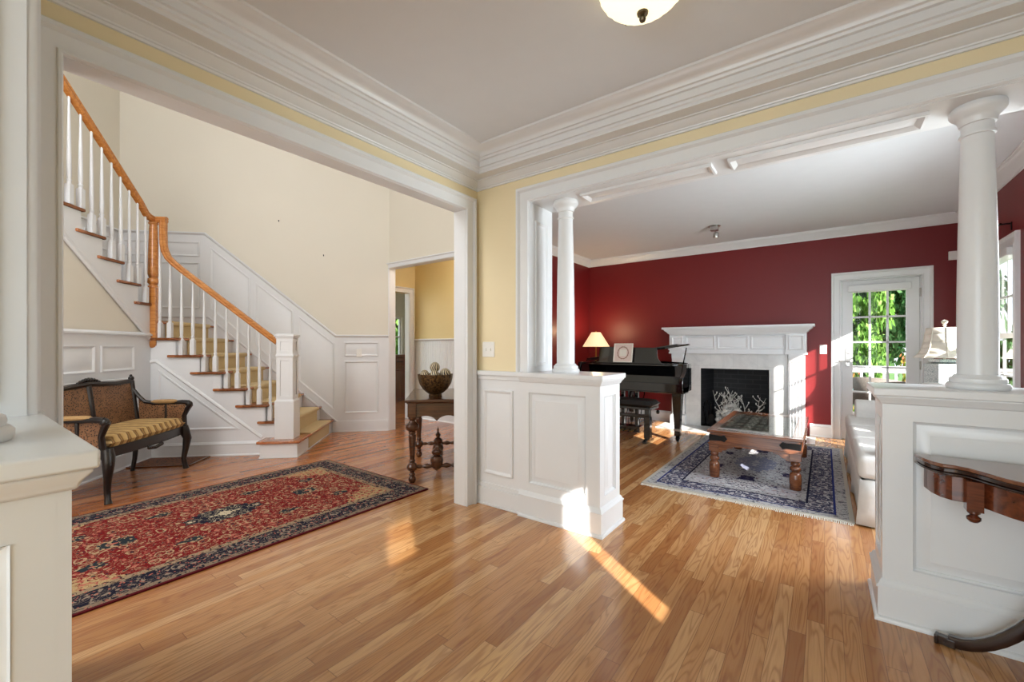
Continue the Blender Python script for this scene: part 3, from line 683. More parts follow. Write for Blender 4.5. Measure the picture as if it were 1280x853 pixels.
def column(label, x, y, zt=HEAD - .004, k=1.0):
    t = thing('column', label, 'column', (x, y, 1.02), 0, 'columns on the half walls')
    H = zt - 1.02
    b = MB(); b.lathe([(0.094 * k, 0), (0.098 * k, .008), (0.098 * k, .018), (.092 * k, .026), (.086 * k, .028), (.088 * k, .036), (.086 * k, .046), (.076 * k, .052), (.072 * k, .060), (.068 * k, .062)], n=40); b.build('column_base', 'white', t)
    s_ = MB(); pr = []
    for i in range(15):
        f = i / 14; pr.append(((.063 - .013 * max(0, (f - .25) / .75) ** 1.5) * k, .062 + f * (H - .062 - .13)))
    z = H - .13
    pr += [(.056 * k, z + .002), (.058 * k, z + .008), (.056 * k, z + .014), (.050 * k, z + .016), (.050 * k, z + .052)]
    s_.lathe(pr, n=40); s_.build('shaft', 'white', t)
    c_ = MB(); c_.lathe([(.050 * k, H - .080), (.057 * k, H - .078), (.059 * k, H - .066), (.062 * k, H - .058), (.064 * k, H - .052), (.072 * k, H - .044), (.084 * k, H - .032), (.088 * k, H - .024), (.088 * k, H - .008), (.084 * k, H)], n=40); c_.build('capital', 'white', t)
    return t
column('slender white column on the left half wall, in front of the piano', -1.48, 2.65)
column('large white column at right, on the half wall behind the demilune table', .528, 2.65)
column('white column cut off by the left edge, on the nearest half wall', -1.30, -.005)

# ------------------------------------------------------------------ staircase
st = thing('staircase', 'white and oak staircase with sisal runner turning along the foyer wall', 'staircase', O, A45)
RZ = .1855
nose = {1: 1.585, 2: 1.43, 3: 1.198, 4: .974, 5: .748, 6: .522, 7: .298, 8: .075}
rl = {k: nose[k] - .026 for k in nose}                       # riser planes
t_far = TW - .014
def tread_poly(s0, s1, t0, t1, z):
    mb = MB(); mb.box(s0, s1, t0, t1, z - .028, z); return mb
p1 = [(1.16, -.235), (1.595, -.235), (1.595, t_far), (1.16, t_far)]
mb = MB(); mb.zprism(p1, RZ - .028, RZ); mb.build('tread', 'oak_red', st, bevel=.008)
mb = MB(); mb.box(1.185, 1.565, -.205, t_far, 0, RZ - .028); mb.box(1.180, 1.572, -.212, t_far, 0, .016); mb.build('riser', 'white', st, bevel=.002)
for k in range(2, 8):
    z = RZ * k; mb = tread_poly(rl[k + 1] - .02, nose[k], -.035, t_far, z)
    mb.box(rl[k + 1] - .085, nose[k], -.035, .0, z - .028, z); mb.build('tread', 'oak_red', st, bevel=.008)
    mb = MB(); mb.box(rl[k] - .018, rl[k], 0, t_far, RZ * (k - 1), z - .028); mb.build('riser', 'white', st)
z8 = RZ * 8
mb = MB(); mb.box(-1.085, nose[8], -.0, t_far, z8 - .028, z8); mb.build('landing', 'oak_red', st, bevel=.006)
mb = MB(); mb.box(rl[8] - .018, rl[8], 0, t_far, RZ * 7, z8 - .028); mb.build('riser', 'white', st)
# stringer wall below the lower flight
pts = [(0, 0), (1.185, 0), (1.185, RZ - .03)]
pts += [(rl[2], RZ - .03), (rl[2], 2 * RZ - .03)] if False else []
poly = [(0.0, 0), (1.30, 0), (1.30, RZ * 2 - .028), (rl[3], RZ * 2 - .028)]
for k in range(3, 9): poly += [(rl[k], RZ * k - .028), (rl[k + 1] if k < 8 else 0, RZ * k - .028)]
mb = MB(); mb.prism(poly, (0, 0, 0), X, Z, -Y, -.03, 0)
mb.sweep([(.0, 1.045), (.07, 1.055), (1.13, .195)], [(.012, 0), (.010, .008), (0, .014), (-.014, .014), (-.026, .004), (-.028, 0)], (0, 0, 0), X, Z, -Y)
mb.sweep([(.085, .29), (.90, .29), (.085, .955)], PANEL, (0, 0, 0), X, Z, -Y, True, True)
mb.sweep([(1.185, 0), (.03, 0)], [(-o_, h_ * .92) for o_, h_ in BASEP], (0, 0, 0), X, Y, Z) if False else mb.sweep([(.03, 0), (1.183, 0)], [(-o_, h_ * .92) for o_, h_ in BASEP], (0, 0, 0), X, Y, Z)
mb.build('stringer_wall', 'white', st)
# upper flight
up_n = {k: nose9(k) for k in range(9, 18)}
for k in range(9, 17):
    z = RZ * k; n0 = up_n[k]; n1 = up_n[k + 1]
    mb = MB(); mb.box(-1.085, .035, n1 - .026, n0, z - .028, z); mb.box(0, .035, n1 - .085, n0, z - .028, z); mb.build('tread', 'oak_red', st, bevel=.008)
    mb = MB(); mb.box(-1.085, 0, n0 - .044, n0 - .026, z - RZ, z - .028); mb.build('riser', 'white', st)
poly = [(up_n[9] - .026, RZ * 8 - .32)]
poly = [(0.0, 1.28), (.0, RZ * 9 - .028)]
for k in range(9, 17): poly += [(up_n[k] - .026, RZ * k - .028)] if k > 9 else []; poly += [(up_n[k + 1] - .026, RZ * k - .028)]
tl = up_n[17] - .026
poly += [(tl, 1.28 - tl * .81)]
mb = MB(); mb.prism(poly, (0, 0, 0), Y, Z, X, .0, .016)
mb.sweep([(0, 1.275), (tl, 1.275 - tl * .81)], [(.022, 0), (.02, .012), (.01, .02), (0, .02), (-.012, .016), (-.03, .010), (-.034, 0)], (.010, 0, 0), Y, Z, X)
mb.build('upper_stringer', 'white', st)
# carpet runner
def runner(profile, axis, a0, a1):
    mb = MB(); th = .009
    P = [Vector(p) for p in profile]; out = []
    for i, p in enumerate(P):
        d1 = (P[i] - P[i - 1]).normalized() if i > 0 else (P[1] - P[0]).normalized(); d2 = (P[i + 1] - P[i]).normalized() if i < len(P) - 1 else d1
        n1 = Vector((-d1.y, d1.x)); n2 = Vector((-d2.y, d2.x)); m_ = (n1 + n2) / (1 + n1.dot(n2) + 1e-6); out.append(p + m_ * th)
    n = len(P)
    for i in range(n - 1):
        q4 = [P[i], P[i + 1], out[i + 1], out[i]]
        if axis == 's': mb.prism([(q.x, q.y) for q in q4], (0, 0, 0), X, Z, Y, a0, a1)
        else: mb.prism([(q.x, q.y) for q in q4], (0, 0, 0), Y, Z, X, a0, a1)
    return mb
prof = [(-.9, z8 + .001)]
for k in range(8, 0, -1):
    z = RZ * k; s1 = nose[k] + .001; r = rl[k] + .001
    prof += [(s1 - .004, z + .001), (s1, z - .008), (s1 - .003, z - .026), (r, z - .034), (r, RZ * (k - 1) + .002)]
runner([(a, b) for a, b in prof], 's', .17, 1.02).build('carpet_runner', 'carpet', st)
# handrails
RP = [(-.030, -.012), (-.018, -.030), (.018, -.030), (.030, -.012), (.026, .006), (.032, .016), (.024, .030), (0, .036), (-.024, .030), (-.032, .016), (-.026, .006)]
low = [(1.275, .035, 1.255), (1.0, .035, 1.478), (.6, .035, 1.802), (.30, .035, 2.045), (.22, .035, 2.115), (.165, .035, 2.175), (.130, .035, 2.25), (.118, .035, 2.33), (.116, .035, 2.45), (.116, .035, 2.575)]
mb = MB(); mb.sweep3(low, RP, -Y); mb.build('handrail', 'oak', st)
upr = [(.02, -1.72, 3.90)]
for i in range(12): t_ = -1.5 + i * .12; upr.append((.02, t_, 2.600 + (-t_ - .05) * .79))
upr += [(.02, -.09, 2.612), (.02, -.04, 2.592), (.02, .02, 2.585), (.02, .075, 2.585)]
mb = MB(); mb.sweep3(upr, RP, X)
mb.sweep3([(-.012, .035, 2.585), (.06, .035, 2.585), (.148, .035, 2.585)], RP, -Y)
mb.build('handrail', 'oak', st)
# oak newel at the turn
nw = MB(); nc = (.02, .03)
nw.box(nc[0] - .05, nc[0] + .05, nc[1] - .05, nc[1] + .05, 1.215, 1.845)
nw.lathe([(.03, 1.19), (.045, 1.20), (.05, 1.216)], (nc[0], nc[1], 0), 16)
nw.lathe([(.052, 1.84), (.052, 1.855), (.036, 1.87), (.034, 1.878), (.052, 1.895), (.056, 1.915), (.050, 1.94), (.034, 1.955), (.044, 1.962), (.044, 1.975), (.050, 1.985), (.049, 2.08), (.045, 2.25), (.037, 2.50), (.034, 2.525), (.044, 2.535), (.044, 2.55), (.036, 2.558)], (nc[0], nc[1], 0), 24)
nw.build('newel_post', 'oak', st, bevel=.004)
# balusters
def baluster(s_, t_, z0, z1):
    b = MB(); q_ = .021
    b.box(s_ - q_, s_ + q_, t_ - q_, t_ + q_, z0, z0 + .165)
    L_ = z1 - z0
    b.lathe([(.022, .163), (.015, .18), (.014, .19), (.018, .197), (.018, .205), (.013, .212), (.016, .24), (.0165, .30), (.014, .5), (.010, L_ * .8), (.0085, L_)], (s_, t_, z0), 10)
    b.build('baluster', 'white', st)
for i in range(11):
    s_ = .067 + .1133 * i
    k = max(kk for kk in range(2, 8) if nose[kk] >= s_ + .02)
    rz = 1.235 + (1.275 - s_) * .812
    if i == 0: baluster(s_ + .012, .035, RZ * 7, 2.56)
    else: baluster(s_, .035, RZ * k, rz - .012)
for i in range(14):
    t_ = -.085 - .1145 * i
    k = max([kk for kk in range(9, 17) if up_n[kk] >= t_ + .02])
    baluster(.015, t_, RZ * k, 2.585 + max(0, (-t_ - .05)) * .79 - .012)
# white box newel at the bottom
bn = MB(); cx_, cy_ = 1.40, -.02
bn.box(cx_ - .10, cx_ + .10, cy_ - .10, cy_ + .10, RZ, .60); bn.taper(rect(cx_ - .10, cx_ + .10, cy_ - .10, cy_ + .10), rect(cx_ - .085, cx_ + .085, cy_ - .085, cy_ + .085), .60, .622)
bn.box(cx_ - .078, cx_ + .078, cy_ - .078, cy_ + .078, .60, 1.30)
for N, U in ((-Y, X), (X, Y), (Y, -X), (-X, -Y)):
    for z0, z1 in ((.63, 1.08), (1.13, 1.29)):
        o_ = V3((cx_, cy_, 0)) + N * .078
        for r_ in (rect(-.085, -.045, z0 - .02, z1 + .02), rect(.045, .085, z0 - .02, z1 + .02), rect(-.05, .05, z0 - .02, z0 + .03), rect(-.05, .05, z1 - .03, z1 + .02)): bn.prism(r_, o_, U, Z, N, 0, .008)
bn.box(cx_ - .096, cx_ + .096, cy_ - .096, cy_ + .096, 1.095, 1.112); bn.box(cx_ - .091, cx_ + .091, cy_ - .091, cy_ + .091, 1.085, 1.122)
bn.box(cx_ - .092, cx_ + .092, cy_ - .092, cy_ + .092, 1.295, 1.315); bn.box(cx_ - .104, cx_ + .104, cy_ - .104, cy_ + .104, 1.315, 1.335); bn.taper(rect(cx_ - .10, cx_ + .10, cy_ - .10, cy_ + .10), rect(cx_ - .075, cx_ + .075, cy_ - .075, cy_ + .075), 1.335, 1.35)
bn.build('newel_post', 'white', st, bevel=.002)

# ------------------------------------------------------------------ rugs and floor grille
def rug(name, label, x0, x1, y0, y1, mat, th):
    mb = MB(); a, b = (x1 - x0) / 2, (y1 - y0) / 2; mb.box(-a, a, -b, b, 0, th)
    o = mb.build(name, mat, loc=((x0 + x1) / 2, (y0 + y1) / 2, .001), bevel=.003); return tag(o, label, 'rug')
rug('persian_rug', 'red Persian rug with navy border and dark centre medallion on the foyer floor', -4.24, -2.68, 0.0, 2.455, 'rug_red', .009)
br = rug('persian_rug', 'pale blue and navy Persian rug with fringe under the glass coffee table', -1.30, .165, 3.675, 6.275, 'rug_blue', .009)
fr = MB()
for yy, d in ((-1.3, -1), (1.3, 1)):
    x_ = -.725
    while x_ < .725:
        l_ = random.uniform(.03, .05); fr.box(x_, x_ + .006, min(yy, yy + d * l_), max(yy, yy + d * l_), 0.0, .004); x_ += random.uniform(.009, .013)
fo = fr.build('fringe', 'paper', br); fo['kind'] = 'stuff'; fo['label'] = 'cream knotted fringe'
gt = MB(); gt.box(.02, .62, -.40, -.035, 0, .012)
gr = gt.build('floor_grille', 'sheesham', loc=O + V3((0, 0, .0005)), rotz=A45, bevel=.003); tag(gr, 'brown pierced floor grille in the corner behind the cane settee', 'floor vent')
gt = MB(); gt.box(.05, .59, -.37, -.065, .012, .0145); gt.build('pierced_panel', 'grille', gr)

# ------------------------------------------------------------------ settee
se = thing('cane_settee', 'dark carved settee with cane back and striped gold cushion, below the stairs', 'settee', Lw(.39, -.96), R_(135))
HW = .50
def cab_leg(x, y, front):
    mb = MB(); dx = .02 if x > 0 else -.02
    if front: mb.tube([(x, y, .42), (x + dx * .2, y - .01, .36), (x + dx, y - .022, .30), (x + dx * .6, y - .012, .20), (x, y, .10), (x + dx * .3, y - .008, .04), (x + dx * .6, y - .016, .0)], [.036, .042, .037, .027, .021, .020, .025], 10)
    else: mb.tube([(x, y, .42), (x, y + .005, .30), (x, y + .02, .12), (x, y + .04, 0)], [.024, .024, .019, .017], 10)
    return mb.build('leg', 'settee', se)
for x in (-HW + .025, HW - .025): cab_leg(x, -.215, True); cab_leg(x, .195, False)
mb = MB(); fr_pts = [(-HW, -.215), (-HW * .5, -.245), (0, -.255), (HW * .5, -.245), (HW, -.215)]
mb.zprism(fr_pts + [(HW, .215), (-HW, .215)], .345, .425)
for i in range(9):
    x = -.08 + .02 * i; mb.sphere((x, -.258, .335 - .012 * (1 - abs(i - 4) / 4)), .016, 8, 6)
for i in range(11): mb.sphere((-.45 + .09 * i, -.25 + .03 * (abs(i - 5) / 5) ** 2, .352), .008, 6, 5)
mb.build('seat_frame', 'settee', se, bevel=.01)
# cushion with soft rounded edges
def pillow(mb, x0, x1, y0, y1, z0, z1, nx=14, ny=8, pw=4.0, front=None):
    vs = []; fs = []
    for side in (0, 1):
        for j in range(ny + 1):
            for i in range(nx + 1):
                u = -1 + 2 * i / nx; v = -1 + 2 * j / ny
                e = max(0.0, (1 - abs(u) ** pw)) ** .5 * max(0.0, (1 - abs(v) ** pw)) ** .5
                zm = (z0 + z1) / 2; hh = (z1 - z0) / 2
                x = (x0 + x1) / 2 + u * (x1 - x0) / 2; y = (y0 + y1) / 2 + v * (y1 - y0) / 2
                if front: y += front(u) * (1 - v) / 2
                vs.append((x, y, zm + (hh * e if side else -hh * e)))
    n = (nx + 1) * (ny + 1)
    for sd_ in (0, 1):
        for j in range(ny):
            for i in range(nx):
                a = sd_ * n + j * (nx + 1) + i; q4 = (a, a + 1, a + nx + 2, a + nx + 1); fs.append(q4 if sd_ else q4[::-1])
    mb.add(vs, fs)
    return mb
mb = MB(); pillow(mb, -.465, .465, -.235, .19, .40, .515, 30, 16, 16, lambda u: -.02 * (1 - u * u)); 
mb.build('seat_cushion', 'stripe', se)
# back: two cane panels in a frame with crest
tilt = lambda z: .20 + (z - .42) * .14
mb = MB()
def bar(mb, p, q, r, n=8): mb.tube([p, q], r, n)
top = [(-HW - .01, tilt(.87), .87), (-.3, tilt(.86), .86), (-.12, tilt(.87), .872), (0, tilt(.885), .885), (.12, tilt(.87), .872), (.3, tilt(.86), .86), (HW + .01, tilt(.87), .87)]
mb.tube(top, [.020, .020, .024, .026, .024, .020, .020], 8)
mb.tube([(-HW, tilt(.47), .47), (HW, tilt(.47), .47)], .018, 8)
for x, xt in ((-HW, -HW - .005), (HW, HW + .005), (0.0, -.0)): mb.tube([(x, tilt(.40), .40), (x, tilt(.62), .62), (xt, tilt(.87), .87)], [.024, .020, .022], 8)
for x in (-HW - .005, HW + .005): mb.sphere((x, tilt(.89), .895), .024, 10, 8); mb.sphere((x, tilt(.91), .922), .012, 8, 6)
for i in range(9):
    a = -1 + i / 4; mb.sphere((a * .11, tilt(.9) - .008, .893 + .026 * (1 - a * a)), .018 - .006 * abs(a), 8, 6)
mb.build('back_frame', 'settee', se)
mb = MB()
for x0, x1 in ((-HW + .015, -.018), (.018, HW - .015)):
    mb.add([(x0, tilt(.485), .485), (x1, tilt(.485), .485), (x1, tilt(.855), .855), (x0, tilt(.855), .855), (x0, tilt(.485) + .008, .485), (x1, tilt(.485) + .008, .485), (x1, tilt(.855) + .008, .855), (x0, tilt(.855) + .008, .855)],
           [(0, 1, 2, 3), (7, 6, 5, 4), (0, 4, 5, 1), (1, 5, 6, 2), (2, 6, 7, 3), (3, 7, 4, 0)])
mb.build('cane_back', 'cane', se)
for sg in (-1, 1):
    x = sg * HW; xo = sg * (HW + .012)
    arm = [(x, tilt(.80), .80), (x + sg * .004, .20, .72), (x + sg * .008, .15, .665), (xo, .06, .645), (xo + sg * .005, -.08, .645), (xo + sg * .012, -.17, .652), (xo + sg * .016, -.225, .645), (xo + sg * .012, -.245, .62), (xo + sg * .006, -.225, .585), (xo, -.20, .52), (xo - sg * .01, -.205, .42)]
    mb = MB(); mb.tube(arm, [.016, .018, .018, .019, .019, .022, .027, .027, .024, .021, .024], 8)
    mb.sphere((xo + sg * .014, -.235, .632), .031, 10, 8); mb.tube([(xo, -.04, .64), (xo - sg * .006, -.04, .43)], .014, 8)
    ar = mb.build('arm', 'settee', se)
    mb = MB(); d = .004
    mb.prism([(.195, .435), (-.20, .435), (-.20, .56), (-.215, .63), (.06, .635), (.14, .655), (.20, .72)], (xo - sg * .006, 0, 0), Y, Z, X, -d, d); mb.build('cane_side', 'cane', ar)
    mb = MB(); pillow(mb, xo - .026, xo + .026, -.14, .09, .645, .682, 6, 10, 5); mb.build('arm_pad', 'tan', ar)

# ------------------------------------------------------------------ carved console table, bowl and balls
ct = thing('console_table', 'dark carved oak table with turned legs and ball stretchers in the foyer', 'table', Lw(3.085, -.815), A45)
mb = MB(); mb.box(-.275, .275, -.50, .50, .712, .738); mb.box(-.262, .262, -.487, .487, .700, .713); mb.build('tabletop', 'jacobean', ct, bevel=.006)
def scallop(L_, n, z1, d0, d1):
    pts = [(-L_ / 2, z1), (-L_ / 2, z1 - d1)]
    for i in range(1, 2 * n * 4):
        f = i / (2 * n * 4); a = abs(math.sin(f * math.pi * n)); pts.append((-L_ / 2 + f * L_, z1 - d0 - (d1 - d0) * (1 - a ** .6) * (1 if (i // 4) % 2 == 0 or True else .5)))
    pts += [(L_ / 2, z1 - d1), (L_ / 2, z1)]; return pts
for (U, N, L_, off) in ((X, -Y, .40, .465), (X, Y, .40, .465), (Y, X, .86, .235), (Y, -X, .86, .235)):
    mb = MB(); o_ = N * off
    sc_ = scallop(L_, 2 if L_ < .5 else 4, .705, .115, .165)
    mb.prism(sc_, o_, U, Z, N, -.018, 0); mb.build('apron', 'jacobean', ct, bevel=.002)
LEGP = [(.022, 0), (.030, .012), (.034, .03), (.028, .052), (.018, .058), (.020, .066), (.032, .074), (.018, .084), (.020, .10), (.040, .115), (.050, .14), (.040, .165), (.024, .175), (.022, .185), (.030, .195), (.020, .205), (.022, .23), (.030, .36), (.034, .42), (.024, .43), (.032, .44), (.030, .455), (.052, .47), (.060, .495), (.056, .515), (.038, .53), (.024, .545), (.022, .555), (.034, .565), (.034, .58), (.030, .585)]
for sx in (-1, 1):
    for sy in (-1, 1):
        mb = MB(); mb.lathe(LEGP, (sx * .215, sy * .45, 0), 18); mb.cbox((sx * .215, sy * .45, .645), (.075, .075, .125)); mb.build('leg', 'jacobean', ct, bevel=.004)
SP = [(.010, 0), (.016, .08), (.018, .16), (.011, .2), (.018, .24), (.024, .3), (.016, .36), (.014, .40), (.03, .44), (.045, .5), (.03, .56), (.014, .6), (.016, .64), (.024, .7), (.018, .76), (.011, .8), (.018, .84), (.016, .92), (.010, 1)]
mb = MB()
for sy in (-1, 1): mb.turn((-.21, sy * .45, .14), (.21, sy * .45, .14), SP, 12)
mb.turn((0, -.45, .14), (0, .45, .14), [(r * 1.15, f) for r, f in SP], 12)
mb.lathe([(.03, .13), (.045, .15), (.055, .19), (.045, .225), (.028, .235), (.040, .25), (.044, .27), (.03, .29), (.016, .30), (.022, .315), (.026, .33), (.014, .345), (.008, .36), (.012, .372), (.006, .39), (.0, .41)], (0, 0, 0), 16)
mb.lathe([(.03, .13), (.050, .15), (.058, .19), (.05, .225), (.03, .235), (.043, .25), (.048, .27), (.03, .29), (.016, .30), (.0, .32)], (0, -.45, 0), 16)
mb.build('stretcher', 'jacobean', ct)
bc = Lw(3.065, -1.03, .739)
bo = thing('decorative_bowl', 'fluted dark bronze bowl holding striped balls on the carved table', 'bowl', bc)
mb = MB(); flute = lambda a: 1 + .035 * abs(math.sin(a * 5)) - .015
mb.lathe([(.060, 0), (.062, .008), (.055, .018), (.075, .03), (.115, .065), (.145, .115), (.158, .165), (.163, .205), (.155, .205), (.148, .165), (.13, .11), (.09, .06), (.0, .045)], (0, 0, 0), 60, None, flute); mb.build('bowl_shell', 'bowl', bo)
bl = ['leftmost small striped ball in the bronze bowl', 'striped ball near the front of the bronze bowl', 'topmost striped ball of the heap in the bronze bowl', 'rightmost broad striped ball in the bronze bowl', 'striped ball at the back left of the bronze bowl', 'striped ball at the back right of the bronze bowl']
BP = [(-.097, -.02, .200, .043), (-.005, -.065, .200, .043), (-.005, .01, .268, .047), (.092, -.01, .205, .052)]
for lab, (u, v, z, r) in zip(bl, BP):
    mb = MB(); mb.sphere((0, 0, 0), r, 22, 14, (1, 1, 1.08)); p = bc + D1 * u + D2 * v
    o = mb.build('striped_ball', 'ball', loc=(p.x, p.y, bc.z + z)); o.rotation_euler = (random.uniform(-.4, .4), random.uniform(-.4, .4), random.uniform(0, 3)); tag(o, lab, 'decorative ball', 'striped balls in the bowl')

# ------------------------------------------------------------------ small demilune table at right
dm = thing('demilune_table', 'reddish mahogany half-round pedestal table with scalloped edge against the right half wall', 'table', (.74, 2.40, 0))
def demi(sc=1.0, inset=0.0):
    h = [(-.436, .052), (-.425, -.03), (-.405, -.085), (-.375, -.115), (-.345, -.118), (-.315, -.135), (-.285, -.18), (-.245, -.245), (-.205, -.285), (-.165, -.30), (-.135, -.302), (-.105, -.32), (-.06, -.35), (0, -.36)]
    h = [(x * (1 - inset / .436), (y if y > 0 else y * (1 - inset / .36))) for x, y in h]
    return h + [(-x, y) for x, y in h[::-1][1:]]
mb = MB(); mb.zprism(demi(), .738, .752); mb.build('tabletop', 'mahogany_top', dm, bevel=.004)
mb = MB(); mb.zprism(demi(0, .004), .722, .7385); mb.zprism(demi(0, .012), .708, .7225); mb.zprism(demi(0, -.0), .712, .720); mb.build('moulded_edge', 'mahogany_dark', dm, bevel=.003)
mb = MB(); mb.zprism(demi(0, .03), .615, .7085); mb.build('apron', 'mahogany', dm, bevel=.002)
for x, y in ((-.300, -.145), (.300, -.145), (0, -.325)):
    mb = MB(); mb.box(x - .022, x + .022, y - .022, y + .022, .60, .709); mb.lathe([(.0, .555), (.012, .558), (.020, .568), (.020, .576), (.010, .584), (.018, .592), (.018, .602)], (x, y, 0), 14); mb.build('pendant', 'mahogany', dm)
mb = MB(); mb.lathe([(.05, .20), (.07, .22), (.07, .30), (.045, .32), (.035, .34), (.06, .37), (.065, .42), (.045, .48), (.03, .53), (.035, .56), (.06, .58), (.06, .62)], (0, -.10, 0), 24); mb.build('pedestal', 'mahogany', dm)
def sabre(ax, ay):
    mb = MB(); pr = [(-.013, -.022), (.013, -.022), (.016, .0), (.010, .022), (-.010, .022), (-.016, .0)]
    pts = [];
    for i in range(13):
        f = i / 12; r = .03 + .325 * f; z = .42 * (1 - f) ** 2 + .026
        pts.append((ax * r, -.10 + ay * r, z))
    side = V3((-ay, ax, 0))
    mb.sweep3(pts, pr, side); e = pts[-1]
    mb.xf(Matrix.Translation((e[0], e[1], 0)) @ Matrix.Rotation(math.atan2(ay, ax), 4, 'Z')); mb.box(-.02, .03, -.016, .016, .003, .036); mb.cbox((.035, 0, .018), (.012, .036, .036)); mb.xf()
    lg = mb.build('leg', 'mahogany_dark', dm, bevel=.003)
    return lg
for a in (163, 17, 235, 305): sabre(math.cos(R_(a)), math.sin(R_(a)))

# ------------------------------------------------------------------ ceiling lamp of the gallery
cl = thing('ceiling_lamp', 'flush ceiling lamp with glowing alabaster bowl and brass finial', 'ceiling lamp', (-.565, 1.615, GZ))
mb = MB(); mb.lathe([(.0, -.125), (.03, -.123), (.08, -.110), (.125, -.085), (.155, -.055), (.165, -.035), (.158, -.035), (.145, -.055), (.11, -.085), (.0, -.11)], (0, 0, 0), 72, None, lambda a: 1 + .012 * math.sin(a * 24)); mb.build('glass_bowl', 'dome', cl)
mb = MB(); mb.lathe([(.0, -.165), (.010, -.163), (.013, -.155), (.010, -.146), (.008, -.143), (.020, -.138), (.022, -.130), (.012, -.122), (.008, -.10), (.0, -.10)], (0, 0, 0), 20); mb.build('finial', 'pewter', cl)
mb = MB(); mb.lathe([(.06, 0), (.11, -.002), (.12, -.012), (.06, -.022), (.02, -.03), (.02, -.10)], (0, 0, 0), 32)
for i in range(3):
    a = 2 * math.pi * i / 3 + 2.3; mb.tube([(.1 * math.cos(a), .1 * math.sin(a), -.012), (.16 * math.cos(a), .16 * math.sin(a), -.018), (.178 * math.cos(a), .178 * math.sin(a), -.034), (.17 * math.cos(a), .17 * math.sin(a), -.045)], .007, 8)
mb.build('metal_fitting', 'pewter', cl)

# ------------------------------------------------------------------ switches and small wall fittings
def plate(name, label, cat, loc, N, w_, hh, gangs=1, gname='light switch'):
    ang = math.atan2(N.y, N.x) + math.pi / 2
    mb = MB(); mb.box(-w_ / 2, w_ / 2, -.006, 0, -hh / 2, hh / 2); o = mb.build(name, 'plate', loc=loc, rotz=ang, bevel=.002); tag(o, label, cat)
    for g in range(gangs):
        x = (g - (gangs - 1) / 2) * .046; mb = MB(); mb.box(x - .005, x + .005, -.014, -.005, -.012, .010); mb.build('toggle', 'plate', o, bevel=.001)
    return o
plate('light_switch', 'white double light switch on the yellow corner wall', 'light switch', (-2.063, 2.4995, 1.182), -Y, .115, .115, 2)
p = Lw(1.935, TW - .012 - .010); plate('light_switch', 'small white light switch in the foyer wainscot beside the stair foot', 'light switch', (p.x, p.y, 1.115), -D2, .07, .115, 1)
plate('light_switch', 'white light switch on the red wall between fireplace and glass door', 'light switch', (-.015, LY1 - .0005, 1.168), -Y, .075, .12, 1)
mb = MB(); mb.box(-.035, .035, -.03, 0, -.05, .05); mb.lathe([(.012, 0), (.012, .006)], (0, -.033, 0), 12, Matrix.Rotation(R_(90), 3, 'X'))
th = mb.build('wall_sensor', 'plate', loc=(1.195, LY1 - .0005, 2.26), bevel=.006); tag(th, 'small white sensor high on the red wall beside the large column', 'sensor')
for i, (s_, z_, lab) in enumerate(((.86, 2.95, 'small picture hook left high on the cream stair wall, upper left one'), (1.45, 2.49, 'small picture hook on the cream stair wall, lower right one'))):
    mb = MB(); mb.tube([(0, 0, .0), (0, -.012, -.002), (0, -.016, .008)], .003, 6); mb.box(-.006, .006, -.003, 0, -.01, .014); p = Lw(s_, TW)
    tag(mb.build('picture_hook', 'iron', loc=(p.x, p.y, z_), rotz=A45), lab, 'picture hook')

# ------------------------------------------------------------------ fireplace
FX = -1.065
fp = thing('fireplace', 'white panelled fireplace mantel with marble surround and black firebox on the red wall', 'fireplace', (FX, LY1, 0))
mb = MB(); sh = [(-.965, 0), (-.965, -.34), (.965, -.34), (.965, 0)]
mb.box(-.965, .965, -.36, 0, 1.470, 1.50)
mb.sweep([(-.86, 0), (-.86, -.25), (.86, -.25), (.86, 0)], [(0, 1.375), (-.01, 1.38), (-.014, 1.395), (-.03, 1.405), (-.05, 1.43), (-.075, 1.45), (-.085, 1.4705), (0, 1.4705)], (0, 0, 0), X, Y, Z)
mb.build('mantel_shelf', 'white', fp, bevel=.005)
mb = MB(); mb.box(-.66, .66, -.215, 0, 1.115, 1.4)
for a, b in ((-.64, -.23), (-.20, .20), (.23, .64)): mb.sweep(rect(a, b, 1.17, 1.36), PANEL, (0, -.215, 0), X, Z, -Y, True, True)
mb.box(-.67, .67, -.235, 0, 1.10, 1.125); mb.build('frieze', 'white', fp, bevel=.003)
for sg in (-1, 1):
    mb = MB(); x0, x1 = sorted((sg * .645, sg * .875)); xm = (x0 + x1) / 2
    mb.box(x0, x1, -.25, 0, 1.115, 1.40); mb.sweep(rect(x0 + .03, x1 - .03, 1.16, 1.36), PANEL, (0, -.25, 0), X, Z, -Y, True, True)
    mb.box(x0 - .008, x1 + .008, -.262, 0, 1.098, 1.125); mb.box(x0 + .02, x1 - .02, -.19, 0, 0, 1.10)
    mb.box(x0 + .005, x1 - .005, -.23, 0, 0, .15); mb.taper(rect(x0 + .005, x1 - .005, -.23, 0), rect(x0 + .02, x1 - .02, -.2, 0), .15, .17)
    for k in range(5):
        xx = x0 + .045 + k * .035; mb.tube([(xx, -.192, .19), (xx, -.192, 1.0)], .012, 8)
    cor = [(0, 1.10), (-.058, 1.10), (-.060, 1.06), (-.045, 1.02), (-.02, .99), (0, .97)]
    mb.prism([(a - .19, b) for a, b in cor], (x0 + .03, 0, 0), Y, Z, X, 0, x1 - x0 - .06)
    mb.build('pilaster', 'white', fp, bevel=.003)
mb = MB(); fo_ = FBX0 - FX; f1_ = FBX1 - FX
mb.box(-.66, fo_, -.15, 0, 0, 1.11); mb.box(f1_, .66, -.15, 0, 0, 1.11); mb.box(fo_, f1_, -.15, 0, FBZ, 1.11); mb.build('marble_surround', 'tile', fp, bevel=.002)
